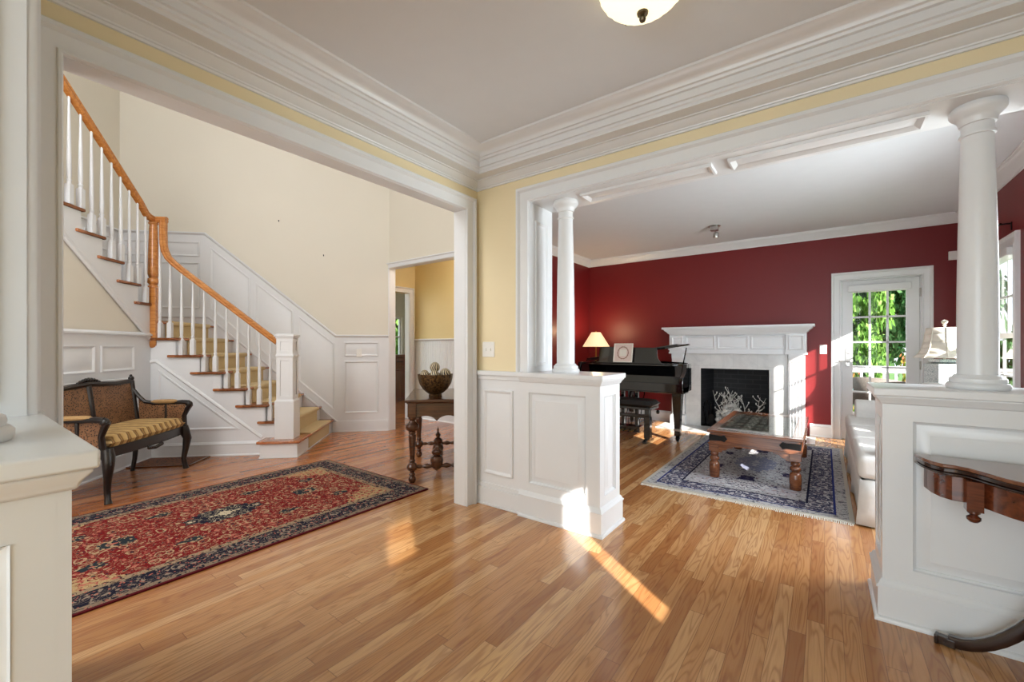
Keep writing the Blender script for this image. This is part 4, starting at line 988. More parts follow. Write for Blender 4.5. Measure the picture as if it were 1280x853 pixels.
mb = MB(); mb.box(-.97, .97, -.64, -.145, .0, .012); mb.build('hearth', 'marble', fp, bevel=.003)
mb = MB(); e = .07
mb.add([(fo_, -.14, .012), (f1_, -.14, .012), (f1_ - e, .42, .012), (fo_ + e, .42, .012), (fo_, -.14, FBZ), (f1_, -.14, FBZ), (f1_ - e, .42, FBZ), (fo_ + e, .42, FBZ)], [(0, 1, 2, 3), (4, 7, 6, 5), (1, 5, 6, 2), (2, 6, 7, 3), (3, 7, 4, 0)])
mb.build('firebox', 'brick', fp, smooth=False)
# branch sculpture in the firebox
bs = thing('branch_sculpture', 'silvery branch and leaf ornament standing inside the firebox', 'ornament', (FX - .02, LY1 + .08, .013))
rnd = random.Random(3)
mb = MB()
for i in range(15):
    x = rnd.uniform(-.20, .26); y = rnd.uniform(-.06, .08); hh = rnd.uniform(.36, .62); p = V3((x, y, .05)); pts = [p.copy()]; d = V3((rnd.uniform(-.3, .3), rnd.uniform(-.2, .2), 1))
    for k in range(6):
        d = (d + V3((rnd.uniform(-.35, .35), rnd.uniform(-.25, .25), rnd.uniform(0, .3)))).normalized(); p = p + d * hh / 6; pts.append(p.copy())
    mb.tube(pts, [.009 - .001 * k for k in range(7)], 6)
    for k in (2, 3, 4, 5):
        q_ = pts[k]; d2 = V3((rnd.choice((-1, 1)) * rnd.uniform(.5, 1), rnd.uniform(-.4, .2), rnd.uniform(.3, .9))).normalized(); l_ = rnd.uniform(.05, .11)
        mb.tube([q_, q_ + d2 * l_ * .6, q_ + d2 * l_ + V3((0, 0, .015))], [.006, .005, .004], 5); mb.sphere(q_ + d2 * l_ + V3((0, 0, .02)), .009, 6, 5, (1, 1, 1.8))
mb.build('branches', 'pebble', bs)
mb = MB()
for i in range(190):
    x = rnd.gauss(0, .16) - .03; y = rnd.uniform(-.10, .08); z = .02 + rnd.random() ** .9 * .34 * max(.25, 1 - abs(x + .05) / .36); r = rnd.uniform(.018, .036)
    mb.sphere((max(-.22, min(.33, x)), y, max(r * .6, z)), r, 7, 5, (1, .7, .8))
lf = mb.build('leaf_heap', 'pebble', bs); lf['kind'] = 'stuff'
fs_ = thing('fire_tools', 'black iron fire tool stand at the left of the firebox', 'fire tools', (FX - .37, LY1 - .05, .013))
mb = MB(); mb.lathe([(.07, 0), (.07, .01), (.015, .02), (.008, .04), (.008, .36), (.014, .37), (.0, .39)], (0, 0, 0), 12); mb.build('stand', 'iron', fs_)
mb = MB(); mb.tube([(.05, 0, .34), (.05, 0, .06)], .006, 6); mb.prism([(-.04, .02), (.04, .02), (.05, .14), (.02, .18), (-.03, .15)], (.05, -.01, 0), X, Z, Y, 0, .012); mb.build('shovel', 'iron', fs_)
mb = MB(); mb.tube([(-.03, -.02, .36), (-.05, -.03, .25), (-.02, -.02, .05)], .006, 6); mb.tube([(-.03, -.02, .25), (-.08, -.03, .30), (-.09, -.03, .36)], .005, 6); mb.build('poker', 'iron', fs_)

# ------------------------------------------------------------------ glass door, windows
mb = MB(); mb.sweep([(DX0, 0), (DX0, DZ), (DX1, DZ), (DX1, 0)], [(a, b) for a, b in CASING], (0, LY1, 0), X, Z, -Y)
mb.box(DX0 - .002, DX0 + .012, LY1 - .002, LY1 + .14, 0, DZ); mb.box(DX1 - .012, DX1 + .002, LY1 - .002, LY1 + .14, 0, DZ); mb.box(DX0, DX1, LY1 - .002, LY1 + .14, DZ - .012, DZ + .002)
struct(mb.build('trim_15', 'white'))
lx0, lx1 = DX0 + .014, DX1 - .014; gx0, gx1, gz0, gz1 = .292, .80, .305, 1.90
mb = MB(); ya, yb = LY1 + .01, LY1 + .052
mb.box(lx0, gx0, ya, yb, .006, DZ - .014); mb.box(gx1, lx1, ya, yb, .006, DZ - .014); mb.box(gx0, gx1, ya, yb, .006, gz0); mb.box(gx0, gx1, ya, yb, gz1, DZ - .014)
for i in (1, 2): x = gx0 + (gx1 - gx0) * i / 3; mb.box(x - .011, x + .011, ya + .004, yb - .004, gz0, gz1)
for i in range(1, 5): z = gz0 + (gz1 - gz0) * i / 5; mb.box(gx0, gx1, ya + .004, yb - .004, z - .011, z + .011)
dr = struct(mb.build('door_1', 'white', bevel=.003))
mb = MB(); mb.box(gx0, gx1, ya + .018, ya + .022, gz0, gz1); mb.build('pane', 'glass', dr)
mb = MB(); hx = lx0 + .06; mb.box(hx - .024, hx + .024, ya - .01, ya, .95, 1.19); mb.lathe([(.022, 0), (.022, .02), (.012, .024), (.012, .05)], (hx, ya - .005, 1.02), 16, Matrix.Rotation(R_(90), 3, 'X')); mb.tube([(hx, ya - .05, 1.02), (hx - .03, ya - .055, 1.02), (hx - .10, ya - .05, 1.015)], .009, 8); mb.lathe([(.02, 0), (.018, .012)], (hx, ya - .008, 1.13), 16, Matrix.Rotation(R_(90), 3, 'X')); mb.build('door_handle', 'steel', dr, bevel=.003)
for z in (1.86, .98, .2):
    mb = MB(); mb.box(lx1 - .004, lx1 + .018, ya - .012, ya, z - .05, z + .05); mb.tube([(lx1 + .007, ya - .012, z - .052), (lx1 + .007, ya - .012, z + .052)], .007, 8); mb.build('hinge', 'steel', dr)
mb = MB(); mb.box(gx0 - .05, gx1 + .04, LY1 - .075, ya, 1.905, 1.985); bc_ = mb.build('blind_cassette', 'white', dr, bevel=.008)

def window_x(n, xw, y0, y1, z0, z1, cols, rows, ins=-1):
    mb = MB(); p = [(y0, z0), (y0, z1), (y1, z1), (y1, z0)]
    xi = xw
    mb.sweep([(-a, b) for a, b in p[::-1]], CASING, (xi, 0, 0), -Y, Z, -X)
    mb.box(xi - .05, xi + .14, y0 - .12, y1 + .12, z0 - .03, z0); mb.box(xi - .018, xi, y0 - .1, y1 + .1, z0 - .11, z0 - .03)
    for a, b in ((y0, y0 + .012), (y1 - .012, y1)): mb.box(xi, xi + .14, a, b, z0, z1)
    mb.box(xi, xi + .14, y0, y1, z1 - .012, z1)
    zm = (z0 + z1) / 2
    for (za, zb, xo_) in ((z0, zm + .02, .05), (zm - .02, z1, .08)):
        mb.box(xi + xo_, xi + xo_ + .03, y0 + .012, y0 + .06, za, zb); mb.box(xi + xo_, xi + xo_ + .03, y1 - .06, y1 - .012, za, zb)
        mb.box(xi + xo_, xi + xo_ + .03, y0 + .06, y1 - .06, za, za + .045); mb.box(xi + xo_, xi + xo_ + .03, y0 + .06, y1 - .06, zb - .045, zb)
        for i in range(1, cols): yy = y0 + .06 + (y1 - y0 - .12) * i / cols; mb.box(xi + xo_ + .006, xi + xo_ + .024, yy - .009, yy + .009, za, zb)
        for i in range(1, rows): zz = za + .045 + (zb - za - .09) * i / rows; mb.box(xi + xo_ + .006, xi + xo_ + .024, y0 + .06, y1 - .06, zz - .009, zz + .009)
    o = struct(mb.build('window_%d' % n, 'white'))
    g = MB(); g.box(xi + .094, xi + .097, y0 + .012, y1 - .012, zm, z1); g.box(xi + .064, xi + .067, y0 + .012, y1 - .012, z0, zm); g.build('pane', 'glass', o)
    return o
w1 = window_x(1, LX1, *WIN1, 2, 2)
mb = MB(); mb.box(LX1 - .05, LX1 + .04, WIN1[0] + .02, WIN1[1] - .02, WIN1[3] - .08, WIN1[3] - .012); mb.build('blind_cassette', 'white', w1, bevel=.008)
window_x(2, LX1, *WIN2, 3, 2)
def slit(n, y0, y1, z0, z1, gm='glass'):
    mb = MB(); x = GX1
    for a in ((y0 - .05, y0, z0 - .05, z1 + .05), (y1, y1 + .05, z0 - .05, z1 + .05), (y0, y1, z0 - .05, z0), (y0, y1, z1, z1 + .05)): mb.box(x - .02, x, *a)
    o = struct(mb.build('window_%d' % n, 'white')); g = MB(); g.box(x + .07, x + .074, y0, y1, z0, z1); g.build('pane', gm, o)  # frame and pane of an unseen slit added to shape the sun
slit(3, *SL1); slit(4, *SL2, 'dimglass')
cr = thing('curtain_rod', 'short black curtain rod with finial on the red wall above the window', 'curtain rod', (LX1, 5.46, 2.26))
mb = MB(); mb.tube([(0, 0, 0), (-.07, 0, 0)], .007, 8); mb.box(-.006, 0, -.012, .012, -.06, .012); mb.build('bracket', 'iron', cr)
mb = MB(); mb.tube([(-.07, -.02, 0), (-.07, .14, 0)], .009, 8); mb.build('rod', 'iron', cr)
mb = MB(); mb.sphere((-.07, .18, 0), .036, 12, 8, (1, 1.3, 1)); mb.lathe([(.02, 0), (.026, .01), (.012, .02)], (-.07, .125, 0), 12, Matrix.Rotation(R_(-90), 3, 'X')); mb.build('finial', 'iron', cr)
# spotlight on the living room ceiling
sp = thing('ceiling_spotlight', 'small chrome spotlight on the living room ceiling', 'spotlight', (-1.136, 5.91, LZ))
mb = MB(); mb.cbox((0, 0, -.03), (.09, .09, .06)); mb.lathe([(.075, 0), (.075, -.006), (.05, -.012)], (0, 0, 0), 20); mb.build('canopy', 'steel', sp, bevel=.004)
mb = MB(); mb.tube([(0, 0, -.06), (.02, -.01, -.09)], .006, 6); mb.lathe([(.022, -.09), (.034, -.10), (.036, -.14), (.030, -.155), (.0, -.150)], (.022, -.01, 0), 16); mb.build('lamp_head', 'steel', sp)
mb = MB(); mb.lathe([(.0, -.162), (.026, -.158), (.028, -.150), (.0, -.148)], (.022, -.01, 0), 14); mb.build('bulb', 'plate', sp)

# ------------------------------------------------------------------ coffee table
cf = thing('coffee_table', 'brown wooden coffee table with glass over a carved panel, on the blue rug', 'coffee table', (-.505, 4.90, .010))
cw, cl_ = .365, .71
mb = MB(); 
for a in ((-cw, cw, -cl_, -cl_ + .085), (-cw, cw, cl_ - .085, cl_), (-cw, -cw + .085, -cl_ + .085, cl_ - .085), (cw - .085, cw, -cl_ + .085, cl_ - .085)): mb.box(*a, .408, .432)
mb.box(-.012, .012, -cl_ + .085, cl_ - .085, .408, .43) if False else None
mb.build('top_frame', 'sheesham', cf, bevel=.004)
mb = MB(); mb.box(-cw + .08, cw - .08, -cl_ + .08, cl_ - .08, .405, .414); mb.build('carved_panel', 'carved', cf)
mb = MB(); mb.box(-cw + .075, cw - .075, -cl_ + .075, cl_ - .075, .4325, .4385); mb.box(-cw + .012, cw - .012, -cl_ + .012, cl_ - .012, .4325, .4385) if False else None; mb.build('glass_top', 'tableglass', cf)
mb = MB()
for a in ((-cw + .02, cw - .02, -cl_ + .02, -cl_ + .05), (-cw + .02, cw - .02, cl_ - .05, cl_ - .02), (-cw + .02, -cw + .05, -cl_ + .05, cl_ - .05), (cw - .05, cw - .02, -cl_ + .05, cl_ - .05)): mb.box(*a, .315, .408)
for a in ((-cw + .008, cw - .008, -cl_ + .008, -cl_ + .05), (-cw + .008, cw - .008, cl_ - .05, cl_ - .008), (-cw + .008, -cw + .05, -cl_ + .05, cl_ - .05), (cw - .05, cw - .008, -cl_ + .05, cl_ - .05)): mb.box(*a, .300, .318)
for sx in (-1, 1):
    for sy in (-1, 1):
        br_ = [(0, .30), (.14, .30), (.13, .285), (.09, .275), (.07, .255), (.045, .25), (.04, .235), (0, .23)]
        mb.prism([(-sx * a, b) for a, b in br_], (sx * (cw - .08), sy * (cl_ - .035), 0), X, Z, Y, -.012, .012)
        mb.prism([(-sy * a, b) for a, b in br_], (sx * (cw - .035), sy * (cl_ - .08), 0), Y, Z, X, -.012, .012)
mb.build('apron', 'sheesham', cf, bevel=.003)
for sx in (-1, 1):
    for sy in (-1, 1):
        c_ = (sx * (cw - .055), sy * (cl_ - .055), 0)
        mb = MB(); mb.cbox((c_[0], c_[1], .275), (.082, .082, .07)); mb.lathe([(.040, 0), (.043, .008), (.043, .03), (.046, .09), (.044, .125), (.036, .140), (.028, .146), (.030, .152), (.040, .162), (.042, .176), (.036, .188), (.028, .194), (.034, .204), (.036, .22), (.030, .232), (.036, .242)], c_, 22); mb.build('leg', 'sheesham', cf, bevel=.003)
        mb = MB(); y_ = sy * (cl_ - .0185)
        st_ = [(0, .335), (.0, .39), (.10, .385), (.125, .395), (.15, .362), (.125, .33), (.10, .34)]
        mb.prism([(-sx * a, b) for a, b in st_], (sx * (cw - .018), y_, 0), X, Z, Y * sy, 0, .003)
        x_ = sx * (cw - .0185); mb.prism([(-sy * a, b) for a, b in st_], (x_, sy * (cl_ - .018), 0), Y, Z, X * sx, 0, .003)
        mb.build('iron_strap', 'iron', cf)

# ------------------------------------------------------------------ grand piano and bench
pn = thing('grand_piano', 'black lacquered grand piano beside the fireplace', 'piano', (-2.14, 5.40, 0))
PW = .755
curve = [(PW, 0), (PW, .34), (.74, .46), (.69, .60), (.61, .74), (.50, .87), (.36, .98), (.22, 1.10), (.08, 1.25), (-.06, 1.41), (-.22, 1.465), (-.42, 1.475), (-.60, 1.44), (-.70, 1.37), (-.75, 1.27), (-PW, 1.15), (-PW, 0)]
def inset_poly(poly, d):
    P = [Vector(p) for p in poly]; n = len(P); out = []
    for i in range(n):
        a = (P[i] - P[i - 1]).normalized(); b = (P[(i + 1) % n] - P[i]).normalized(); n1 = Vector((-a.y, a.x)); n2 = Vector((-b.y, b.x)); m_ = (n1 + n2) / max(.3, 1 + n1.dot(n2)); out.append(tuple(P[i] + m_ * d))
    return out
body = [(x, y) for x, y in curve if True]
case = [(PW, .22)] + curve[1:-1] + [(-PW, .22)]
mb = MB(); mb.sweep(case, [(0, .64), (0, .985), (.035, .985), (.035, .64)], (0, 0, 0), X, Y, Z, True); mb.zprism(inset_poly(case, .03), .64, .86); mb.build('case', 'black', pn, bevel=.004)
mb = MB(); mb.zprism(inset_poly(case, .037), .861, .90); mb.build('soundboard_plate', 'brass', pn)
mb = MB(); mb.box(-PW, PW, .0, .24, .62, .70); mb.box(-PW, PW, -.012, .02, .635, .745); mb.box(-PW + .05, PW - .05, .02, .24, .70, .72); mb.build('key_bed', 'black', pn, bevel=.006)
for sg in (-1, 1):
    mb = MB(); x0, x1 = sorted((sg * PW, sg * (PW - .05)))
    mb.prism([(-.02, .63), (.25, .63), (.25, .985), (.16, .985), (.14, .94), (.10, .88), (.04, .84), (-.01, .82), (-.03, .77)], (0, 0, 0), Y, Z, X, x0, x1); mb.build('cheek', 'black', pn, bevel=.008)
mb = MB(); mb.prism([(.02, .725), (.06, .83), (.12, .865), (.17, .955), (.20, .955), (.20, .72)], (0, 0, 0), Y, Z, X, -PW + .052, PW - .052); mb.build('fallboard', 'black', pn, bevel=.006)
lidp = [(PW + .012, .62)] + [(x * 1.015 + (.0), y + .012) for x, y in curve[1:-1]] + [(-PW - .012, .62)]
LA = Matrix.Translation((-PW, 0, .99)) @ Matrix.Rotation(R_(-9.0), 4, 'Y') @ Matrix.Translation((PW, 0, -.99))
lid = MB(); lid.xf(LA); lid.zprism([(PW - .02, .40)] + curve[2:-1] + [(-PW, .40)], .988, 1.010); lid.box(-PW + .02, PW - .16, .40, .74, 1.0105, 1.030); lid.build('lid', 'black', pn, bevel=.004)
mb = MB(); mb.tube([(.62, .50, .955), (.67, .48, 1.19)], .008, 8); mb.build('prop_stick', 'black', pn)
mb = MB()
desk = [(-.44, 0), (.46, 0), (.43, .03), (.39, .08), (.372, .14), (.370, .20), (.36, .225), (-.40, .238), (-.445, .228)]
A_ = Matrix.Translation((0, .16, .972)) @ Matrix.Rotation(R_(-14), 4, 'X'); mb.xf(A_)
mb.prism(desk, (0, 0, 0), X, Z, Y, 0, .018); mb.box(-.45, .47, -.05, .018, -.004, .010); mb.xf(); mb.box(-.60, .60, .10, .42, .955, .975)
mb.build('music_desk', 'black', pn, bevel=.003)
def pleg(x, y):
    mb = MB(); mb.taper(rect(x - .062, x + .062, y - .062, y + .062), rect(x - .055, x + .055, y - .055, y + .055), .645, .60) if False else None
    mb.taper(rect(x - .035, x + .035, y - .035, y + .035), rect(x - .06, x + .06, y - .06, y + .06), .165, .648)
    mb.box(x - .035, x + .035, y - .035, y + .035, .075, .14); lg = mb.build('leg', 'black', pn, bevel=.005)
    mb = MB(); mb.box(x - .039, x + .039, y - .039, y + .039, .14, .166); mb.build('ferrule', 'steel', lg)
    mb = MB(); mb.lathe([(.03, -.012), (.03, .012)], (x, y, .032), 16, Matrix.Rotation(R_(90), 3, 'Y')); mb.box(x - .022, x + .022, y - .02, y + .02, .03, .078); mb.build('caster', 'iron', lg)
pleg(.645, .16); pleg(-.585, .16); pleg(-.35, 1.22)
mb = MB(); mb.box(-.12, -.075, .20, .24, .13, .65); mb.box(.075, .12, .20, .24, .13, .65); mb.box(-.16, .16, .14, .30, .055, .135); mb.tube([(-.02, .22, .13), (-.02, .22, .64)], .004, 6); mb.tube([(.02, .22, .13), (.02, .22, .64)], .004, 6)
mb.tube([(-.1, .28, .10), (-.1, .55, .64)], .008, 6); mb.tube([(.1, .28, .10), (.1, .55, .64)], .008, 6); ly = mb.build('pedal_lyre', 'black', pn, bevel=.004)
for x in (-.07, 0, .07):
    mb = MB(); mb.prism([(0, 0), (.09, 0), (.10, .008), (.09, .016), (0, .014)], (x, .145, .075), -Y, Z, X, -.016, .016); mb.build('pedal', 'brass', ly, bevel=.003)
pb = thing('piano_bench', 'black padded piano bench in front of the grand piano', 'bench', (-2.13, 5.31, 0))
mb = MB(); mb.box(-.42, .42, -.16, .18, .425, .455); mb.build('bench_frame', 'black', pb, bevel=.004)
mb = MB(); pillow(mb, -.44, .44, -.175, .19, .43, .535, 20, 10, 14); mb.build('seat_pad', 'black_matt', pb)
for sg in (-1, 1):
    mb = MB(); x = sg * .34; mb.box(x - .030, x + .030, -.035, .035, .03, .43); mb.box(x - .038, x + .038, -.042, .042, .05, .32); mb.prism([(-.13, 0), (.17, 0), (.17, .028), (.06, .055), (-.04, .055), (-.13, .028)], (x, 0, 0), Y, Z, X, -.024, .024); mb.build('leg', 'black', pb, bevel=.005)
mb = MB(); mb.box(-.33, .33, -.018, .018, .30, .345); mb.build('stretcher', 'black', pb, bevel=.003)
mb = MB(); mb.lathe([(.012, 0), (.024, .006), (.024, .03), (.012, .036)], (.44, .02, .39), 14, Matrix.Rotation(R_(90), 3, 'Y')); mb.build('height_knob', 'black', pb)
# things on the piano
zb_ = 1.029
mb = MB(); mb.box(-.13, .13, 0, .014, 0, .26); bk = mb.build('framed_print', 'pinkpaper', loc=(-2.205, 5.507, .994)); bk.rotation_euler = (R_(-13), 0, R_(3)); tag(bk, 'pale framed print with oval wreath, propped on the piano music desk', 'framed print')
mb = MB(); mb.sweep(rect(-.13, .13, 0, .26), [(0, 0), (0, .006), (.012, .006), (.014, 0)], (0, 0, 0), X, Z, -Y, True); mb.build('frame', 'paper', bk)
mb = MB(); el = [(math.cos(a) * .078, .13 + math.sin(a) * .088) for a in [2 * math.pi * i / 32 for i in range(32)]]; mb.sweep(el, [(0, 0), (0, .0025), (.012, .0025), (.012, 0)], (0, 0, 0), X, Z, -Y, True)
for i in range(14): a = 2 * math.pi * i / 14; mb.sphere((math.cos(a) * .074, -.002, .13 + math.sin(a) * .084), .009, 6, 5, (1, .3, 1))
mb.build('wreath', plain('wreath_brown', (166, 128, 110), .7), bk)
mb = MB(); mb.box(-.045, .045, -.002, 0, .085, .175); mb.build('panel', 'paper', bk)
# floor lamp behind the piano
lp = thing('floor_lamp', 'lit lamp with cream pleated cone shade glowing behind the piano', 'lamp', (-3.02, 6.42, 0))
mb = MB(); mb.lathe([(.14, 0), (.14, .015), (.04, .03), (.014, .05), (.012, 1.2), (.02, 1.22), (.008, 1.25), (.008, 1.46)], (0, 0, 0), 20); mb.build('stand', 'brass', lp)
mb = MB(); mb.lathe([(.215, 1.205), (.217, 1.208), (.075, 1.440), (.072, 1.440), (.212, 1.205)], (0, 0, 0), 64, None, lambda a: 1 + .012 * math.sin(a * 32)); mb.build('lamp_shade', 'shade_lit', lp)
mb = MB(); mb.sphere((0, 0, 1.30), .03, 10, 8); mb.build('bulb', 'dome', lp)
pl_ = bpy.data.lights.new('lamp_bulb', 'POINT'); pl_.energy = 10; pl_.color = (1, .72, .4); pl_.shadow_soft_size = .05
po = bpy.data.objects.new('lamp_bulb_light', pl_); COL.objects.link(po); po.location = (-3.02, 6.42, 1.46)

# ------------------------------------------------------------------ sofa
sf = thing('sofa', 'white slipcovered sofa with pleated skirt behind the right half wall', 'sofa', (.20, 4.79, 0))
mb = MB(); mb.box(.02, .90, -1.08, 1.08, .06, .31); mb.build('base', 'slip', sf, bevel=.015)
mb = MB()
skp = []
ys = [-1.11 + 2.22 * i / 60 for i in range(61)]
def skx(y, z):
    f = 0
    for c0 in (-1.08, -.30, .36, 1.08): f += .035 * math.exp(-((y - c0) / .05) ** 2) - .02 * math.exp(-((y - c0) / .018) ** 2)
    return -f * (1 - z / .31) - .008
vs = []; fs = []
zs = [.012, .10, .20, .31]
for j, z in enumerate(zs):
    for y in ys: vs.append((skx(y, z), y, z))
for j in range(3):
    for i in range(60): a = j * 61 + i; fs.append((a, a + 1, a + 62, a + 61))
mb.add(vs, fs)
for sg in (-1, 1):
    vs = []; fs = []
    for z in zs:
        for i in range(13):
            f = i / 12; vs.append((skx(sg * 1.11, z) * (1 - f) + .9 * f, sg * (1.11 + .018 * (1 - z / .31) * (1 + .6 * math.sin(f * 18))), z))
    for j in range(3):
        for i in range(12): a = j * 13 + i; fs.append((a, a + 1, a + 14, a + 13))
    mb.add(vs, fs)
so_ = mb.build('skirt', 'slip', sf); so_.modifiers.new('solid', 'SOLIDIFY').thickness = .006
for y0, y1 in ((-1.115, -.335), (-.33, .36), (.365, 1.11)):
    mb = MB(); mb.box(-.02, .68, y0, y1, .31, .47); cu = mb.build('seat_cushion', 'slip', sf, bevel=.045, seg=5)
    mb = MB(); pillow(mb, .52, .74, y0 + .06, y1 - .06, .46, .86, 8, 12, 5); mb.build('back_cushion', 'slip', sf)
for sg in (-1, 1):
    mb = MB(); y = sg * 1.0
    pr = [(math.cos(a) * .10, .545 + math.sin(a) * .10) for a in [math.pi * i / 12 for i in range(13)]] + [(-.09, .30), (.09, .30)]
    mb.prism([(a, b) for a, b in pr], (0, y, 0), Y, Z, X, .16 if sg < 0 else .06, .88); mb.build('arm', 'slip', sf, bevel=.012)
mb = MB(); mb.box(.70, .90, -1.05, 1.05, .30, .82); mb.build('back', 'slip', sf, bevel=.05, seg=4)

# ------------------------------------------------------------------ end table with porcelain lamp
et = thing('end_table', 'small dark wooden end table under the porcelain lamp beyond the sofa', 'table', (1.03, 6.40, 0))
mb = MB(); mb.box(-.22, .22, -.24, .24, .655, .685); mb.build('tabletop', 'mahogany', et, bevel=.005)
mb = MB(); mb.box(-.19, .19, -.21, .21, .56, .656); mb.build('apron', 'mahogany', et)
for sx in (-1, 1):
    for sy in (-1, 1): mb = MB(); mb.taper(rect(sx * .17 - .014, sx * .17 + .014, sy * .19 - .014, sy * .19 + .014), rect(sx * .17 - .022, sx * .17 + .022, sy * .19 - .022, sy * .19 + .022), 0, .57); mb.build('leg', 'mahogany', et)
tl_ = thing('table_lamp', 'porcelain table lamp with white bell shade between the glass door and the large column', 'lamp', (1.03, 6.38, .686), R_(20))
mb = MB(); q2 = .118
mb.box(-q2, q2, -q2, q2, .03, .33); mb.box(-.10, .10, -.10, .10, 0, .03); mb.taper(rect(-q2, q2, -q2, q2), rect(-.07, .07, -.07, .07), .33, .35); mb.box(-.095, .095, -.095, .095, .352, .385); mb.build('vase_base', 'porcelain', tl_, bevel=.006)
mb = MB(); mb.lathe([(.012, .38), (.010, .74), (.02, .745), (.008, .755), (.022, .768), (.028, .785), (.018, .80), (.0, .806)], (0, 0, 0), 14); mb.build('stem', 'paper', tl_)
def oct_(r): c_ = r * .42; return [(-r, -c_), (-c_, -r), (c_, -r), (r, -c_), (r, c_), (c_, r), (-c_, r), (-r, c_)]
mb = MB(); rr_ = [(.225, .40), (.19, .44), (.165, .50), (.150, .57), (.140, .65), (.132, .72)]
for (r0, z0), (r1, z1) in zip(rr_, rr_[1:]):
    p0, p1 = oct_(r0), oct_(r1); vs = [(x, y, z0) for x, y in p0] + [(x, y, z1) for x, y in p1]; mb.add(vs, [(i, (i + 1) % 8, 8 + (i + 1) % 8, 8 + i) for i in range(8)])
ls = mb.build('lamp_shade', 'shade', tl_); ls.modifiers.new('solid', 'SOLIDIFY').thickness = .004
mb = MB()
for i in range(8): mb.tube([(oct_(r)[i][0] * 1.005, oct_(r)[i][1] * 1.005, z) for r, z in rr_], .004, 6)
mb.build('piping', 'paper', ls)

# ------------------------------------------------------------------ kitchen glimpse
kc = thing('kitchen_cabinet', 'tall brown kitchen cabinet glimpsed through the hall door', 'cabinet', (-7.9, 5.85, 0))
mb = MB(); mb.box(-.5, .3, -.35, 1.2, 0, 1.02); mb.build('carcass', 'cabinet', kc)
for y in (-.34, .05, .44):
    mb = MB(); mb.sweep(rect(y, y + .36, .06, .70), PANEL, (.3, 0, 0), Y, Z, X, True, True); d_ = mb.build('door', 'cabinet', kc)
    mb = MB(); mb.tube([(.33, y + .05, .48), (.335, y + .05, .6)], .006, 6); mb.build('handle', 'iron', d_)
    mb = MB(); mb.sweep(rect(y, y + .36, .76, .98), PANEL, (.3, 0, 0), Y, Z, X, True, True); d_ = mb.build('drawer', 'cabinet', kc)
    mb = MB(); mb.tube([(.33, y + .1, .87), (.335, y + .26, .87)], .006, 6); mb.build('handle', 'iron', d_)
mb = MB()
for a in ((5.3, 5.34, .95, 1.95), (6.86, 6.9, .95, 1.95), (5.34, 6.86, .95, 1.0), (5.34, 6.86, 1.9, 1.95), (6.08, 6.12, 1.0, 1.9), (5.34, 6.86, 1.44, 1.47)): mb.box(-8.6, -8.55, *a)
wk = struct(mb.build('window_5', 'white')); mb = MB(); mb.box(-8.58, -8.576, 5.34, 6.86, 1.0, 1.9); mb.build('pane', 'glass', wk)

random.seed(21)
# ------------------------------------------------------------------ outdoors: deck, railing, chairs, trees
mb = MB(); mb.box(-2.5, 4.5, 7.14, 10.2, -.14, -.05); struct(mb.build('floor_deck', 'deck', smooth=False))
mb = MB(); mb.box(-30, 30, -30, 40, -.75, -.6); struct(mb.build('floor_lawn', 'grass', smooth=False))
rg = thing('deck_railing', 'white deck railing with square balusters outside the glass door', 'railing', (.9, 8.9, -.05))
mb = MB(); mb.box(-2.8, 2.8, -.04, .04, .90, .945); mb.box(-2.8, 2.8, -.02, .02, .84, .90); mb.build('top_rail', 'white', rg, bevel=.004)
mb = MB(); mb.box(-2.8, 2.8, -.02, .02, .12, .19); mb.build('bottom_rail', 'white', rg, bevel=.004)
for i in range(39): x = -2.66 + .14 * i; mb = MB(); mb.box(x - .016, x + .016, -.016, .016, .19, .84); mb.build('baluster', 'white', rg)
for x in (-2.8, 0.75, 2.8): mb = MB(); mb.box(x - .045, x + .045, -.045, .045, 0, 1.02); mb.build('post', 'white', rg, bevel=.004)
def patio_chair(lab, loc, rz):
    t = thing('patio_chair', lab, 'chair', loc, rz, 'patio chairs on the deck')
    mb = MB(); mb.zprism([(.27 * math.cos(a), .27 * math.sin(a)) for a in [2 * math.pi * i / 20 for i in range(20)]], .36, .42); mb.build('seat', 'wicker', t, bevel=.01)
    mb = MB(); arc = [R_(-20 + 220 * i / 16) for i in range(17)]
    vs = []; fs = []
    for z, r in ((.40, .29), (.60, .31), (.74, .33)):
        for a in arc: vs.append((r * math.cos(a), r * math.sin(a), z + (.06 * math.sin(a) if z > .7 else 0)))
    for j in range(2):
        for i in range(16): q_ = j * 17 + i; fs.append((q_, q_ + 1, q_ + 18, q_ + 17))
    mb.add(vs, fs); b_ = mb.build('backrest', 'wicker', t); b_.modifiers.new('solid', 'SOLIDIFY').thickness = .03
    for a in (45, 135, 225, 315): mb = MB(); mb.tube([(.22 * math.cos(R_(a)), .22 * math.sin(R_(a)), .37), (.26 * math.cos(R_(a)), .26 * math.sin(R_(a)), 0)], .015, 8); mb.build('leg', 'iron', t)
patio_chair('grey wicker patio chair nearest the glass door, right one', (.80, 7.75, -.05), R_(200))
patio_chair('grey wicker patio chair farther out on the deck, left one', (.62, 8.45, -.05), R_(160))
pt = thing('patio_table', 'teal topped patio table on the deck beside the wicker chairs', 'table', (-.02, 8.05, -.05))
mb = MB(); mb.lathe([(.34, .60), (.36, .61), (.36, .63), (.0, .63)], (0, 0, 0), 28); mb.build('tabletop', 'teal', pt)
mb = MB(); mb.lathe([(.2, 0), (.2, .02), (.03, .04), (.03, .6)], (0, 0, 0), 16); mb.build('pedestal', 'iron', pt)

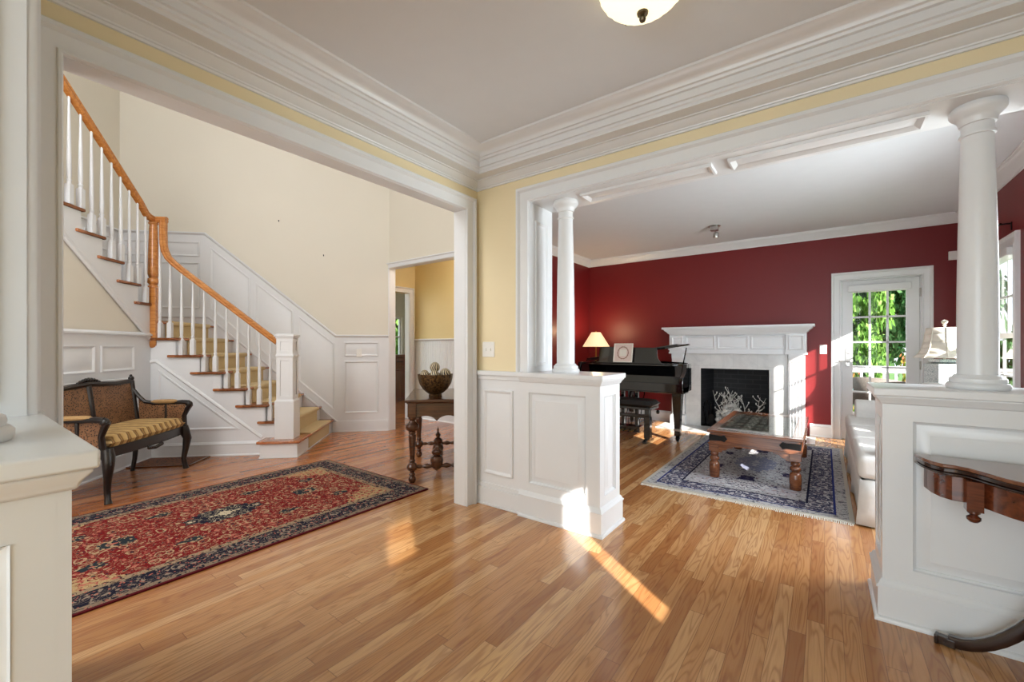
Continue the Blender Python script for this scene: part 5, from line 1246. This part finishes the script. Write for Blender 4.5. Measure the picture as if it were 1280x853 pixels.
def leaf_mesh(name, n, r, hh, seed, matn, lsz):
    rn = random.Random(seed); vs = []; fs = []
    cl = []
    while len(cl) < 30:
        x_, y_ = rn.gauss(0, .4), rn.gauss(0, .4)
        if x_ * x_ + y_ * y_ < .5: cl.append((V3((x_, y_, rn.uniform(-.8, .8))), rn.uniform(.18, .30)))
    for i in range(n):
        c_, cr_ = rn.choice(cl); d = V3((rn.gauss(0, 1), rn.gauss(0, 1), rn.gauss(0, 1))).normalized() * cr_ * rn.random() ** .4; p = c_ + d
        p = V3((p.x * r, p.y * r, hh / 2 + p.z * hh / 2 * .95)); p.z = max(p.z, .02)
        a = V3((rn.gauss(0, 1), rn.gauss(0, 1), rn.gauss(-.3, .6))).normalized(); b = a.orthogonal().normalized(); b = (b * math.cos(i) + a.cross(b) * math.sin(i)); s_ = lsz * rn.uniform(.6, 1.3)
        k = len(vs); vs += [p, p + a * s_ * .5 + b * s_ * .28, p + a * s_, p + a * s_ * .5 - b * s_ * .28]; fs.append((k, k + 1, k + 2, k + 3))
    me = bpy.data.meshes.new(name); me.from_pydata([tuple(v) for v in vs], [], fs); me.materials.append(M[matn]); return me
LM = {('leaf', 0): leaf_mesh('foliage', 17000, 1.0, 1.0, 1, 'leaf', .075), ('leaf_dark', 0): leaf_mesh('foliage', 17000, 1.0, 1.0, 2, 'leaf_dark', .075), ('flower', 0): leaf_mesh('foliage', 2200, 1.0, 1.0, 5, 'flower', .10)}
def tree(name, label, cat, loc, r, hh, matn, grp, trunk=True):
    t = thing(name, label, cat, loc, 2.4 + 0.9 * loc[0], grp)
    o = bpy.data.objects.new('foliage', LM[(matn, 0)]); COL.objects.link(o); o.parent = t; zc = hh * .18 if trunk else 0; o.location = (0, 0, zc); o.scale = (r, r, hh - zc)
    if trunk:
        mb = MB(); mb.tube([(0, 0, 0), (.05, .03, hh * .3), (-.05, .02, hh * .75)], [.12 * hh / 4, .09 * hh / 4, .03], 8); mb.build('trunk', 'bark', t)
tree('tree', 'bright green tree beyond the deck, in the left and middle door panes', 'tree', (.25, 12.0, -.6), 1.05, 4.3, 'leaf', 'garden trees')
tree('tree', 'darker green tree beyond the deck, in the right door panes', 'tree', (2.3, 12.4, -.6), 1.05, 4.8, 'leaf_dark', 'garden trees')
tree('tree', 'tall dark tree in the background behind the two nearer garden trees', 'tree', (1.3, 15.6, -.6), 1.9, 6.0, 'leaf_dark', 'garden trees')
tree('tree', 'green garden tree far left of the glass door view', 'tree', (-2.4, 13.4, -.6), 1.3, 5.0, 'leaf', 'garden trees')
tree('tree', 'green garden tree far right of the glass door view', 'tree', (5.2, 14.0, -.6), 1.6, 5.5, 'leaf', 'garden trees')
tree('shrub', 'flowering shrub just behind the deck railing, left one', 'shrub', (.15, 10.6, -.6), .42, 1.7, 'flower', 'shrubs behind the railing', False)
tree('shrub', 'flowering shrub just behind the deck railing, right one', 'shrub', (1.35, 10.6, -.6), .42, 1.8, 'flower', 'shrubs behind the railing', False)
tree('tree', 'green tree outside the kitchen window beyond the hall', 'tree', (-11.6, 9.0, -.6), 1.8, 5.0, 'leaf', 'garden trees')
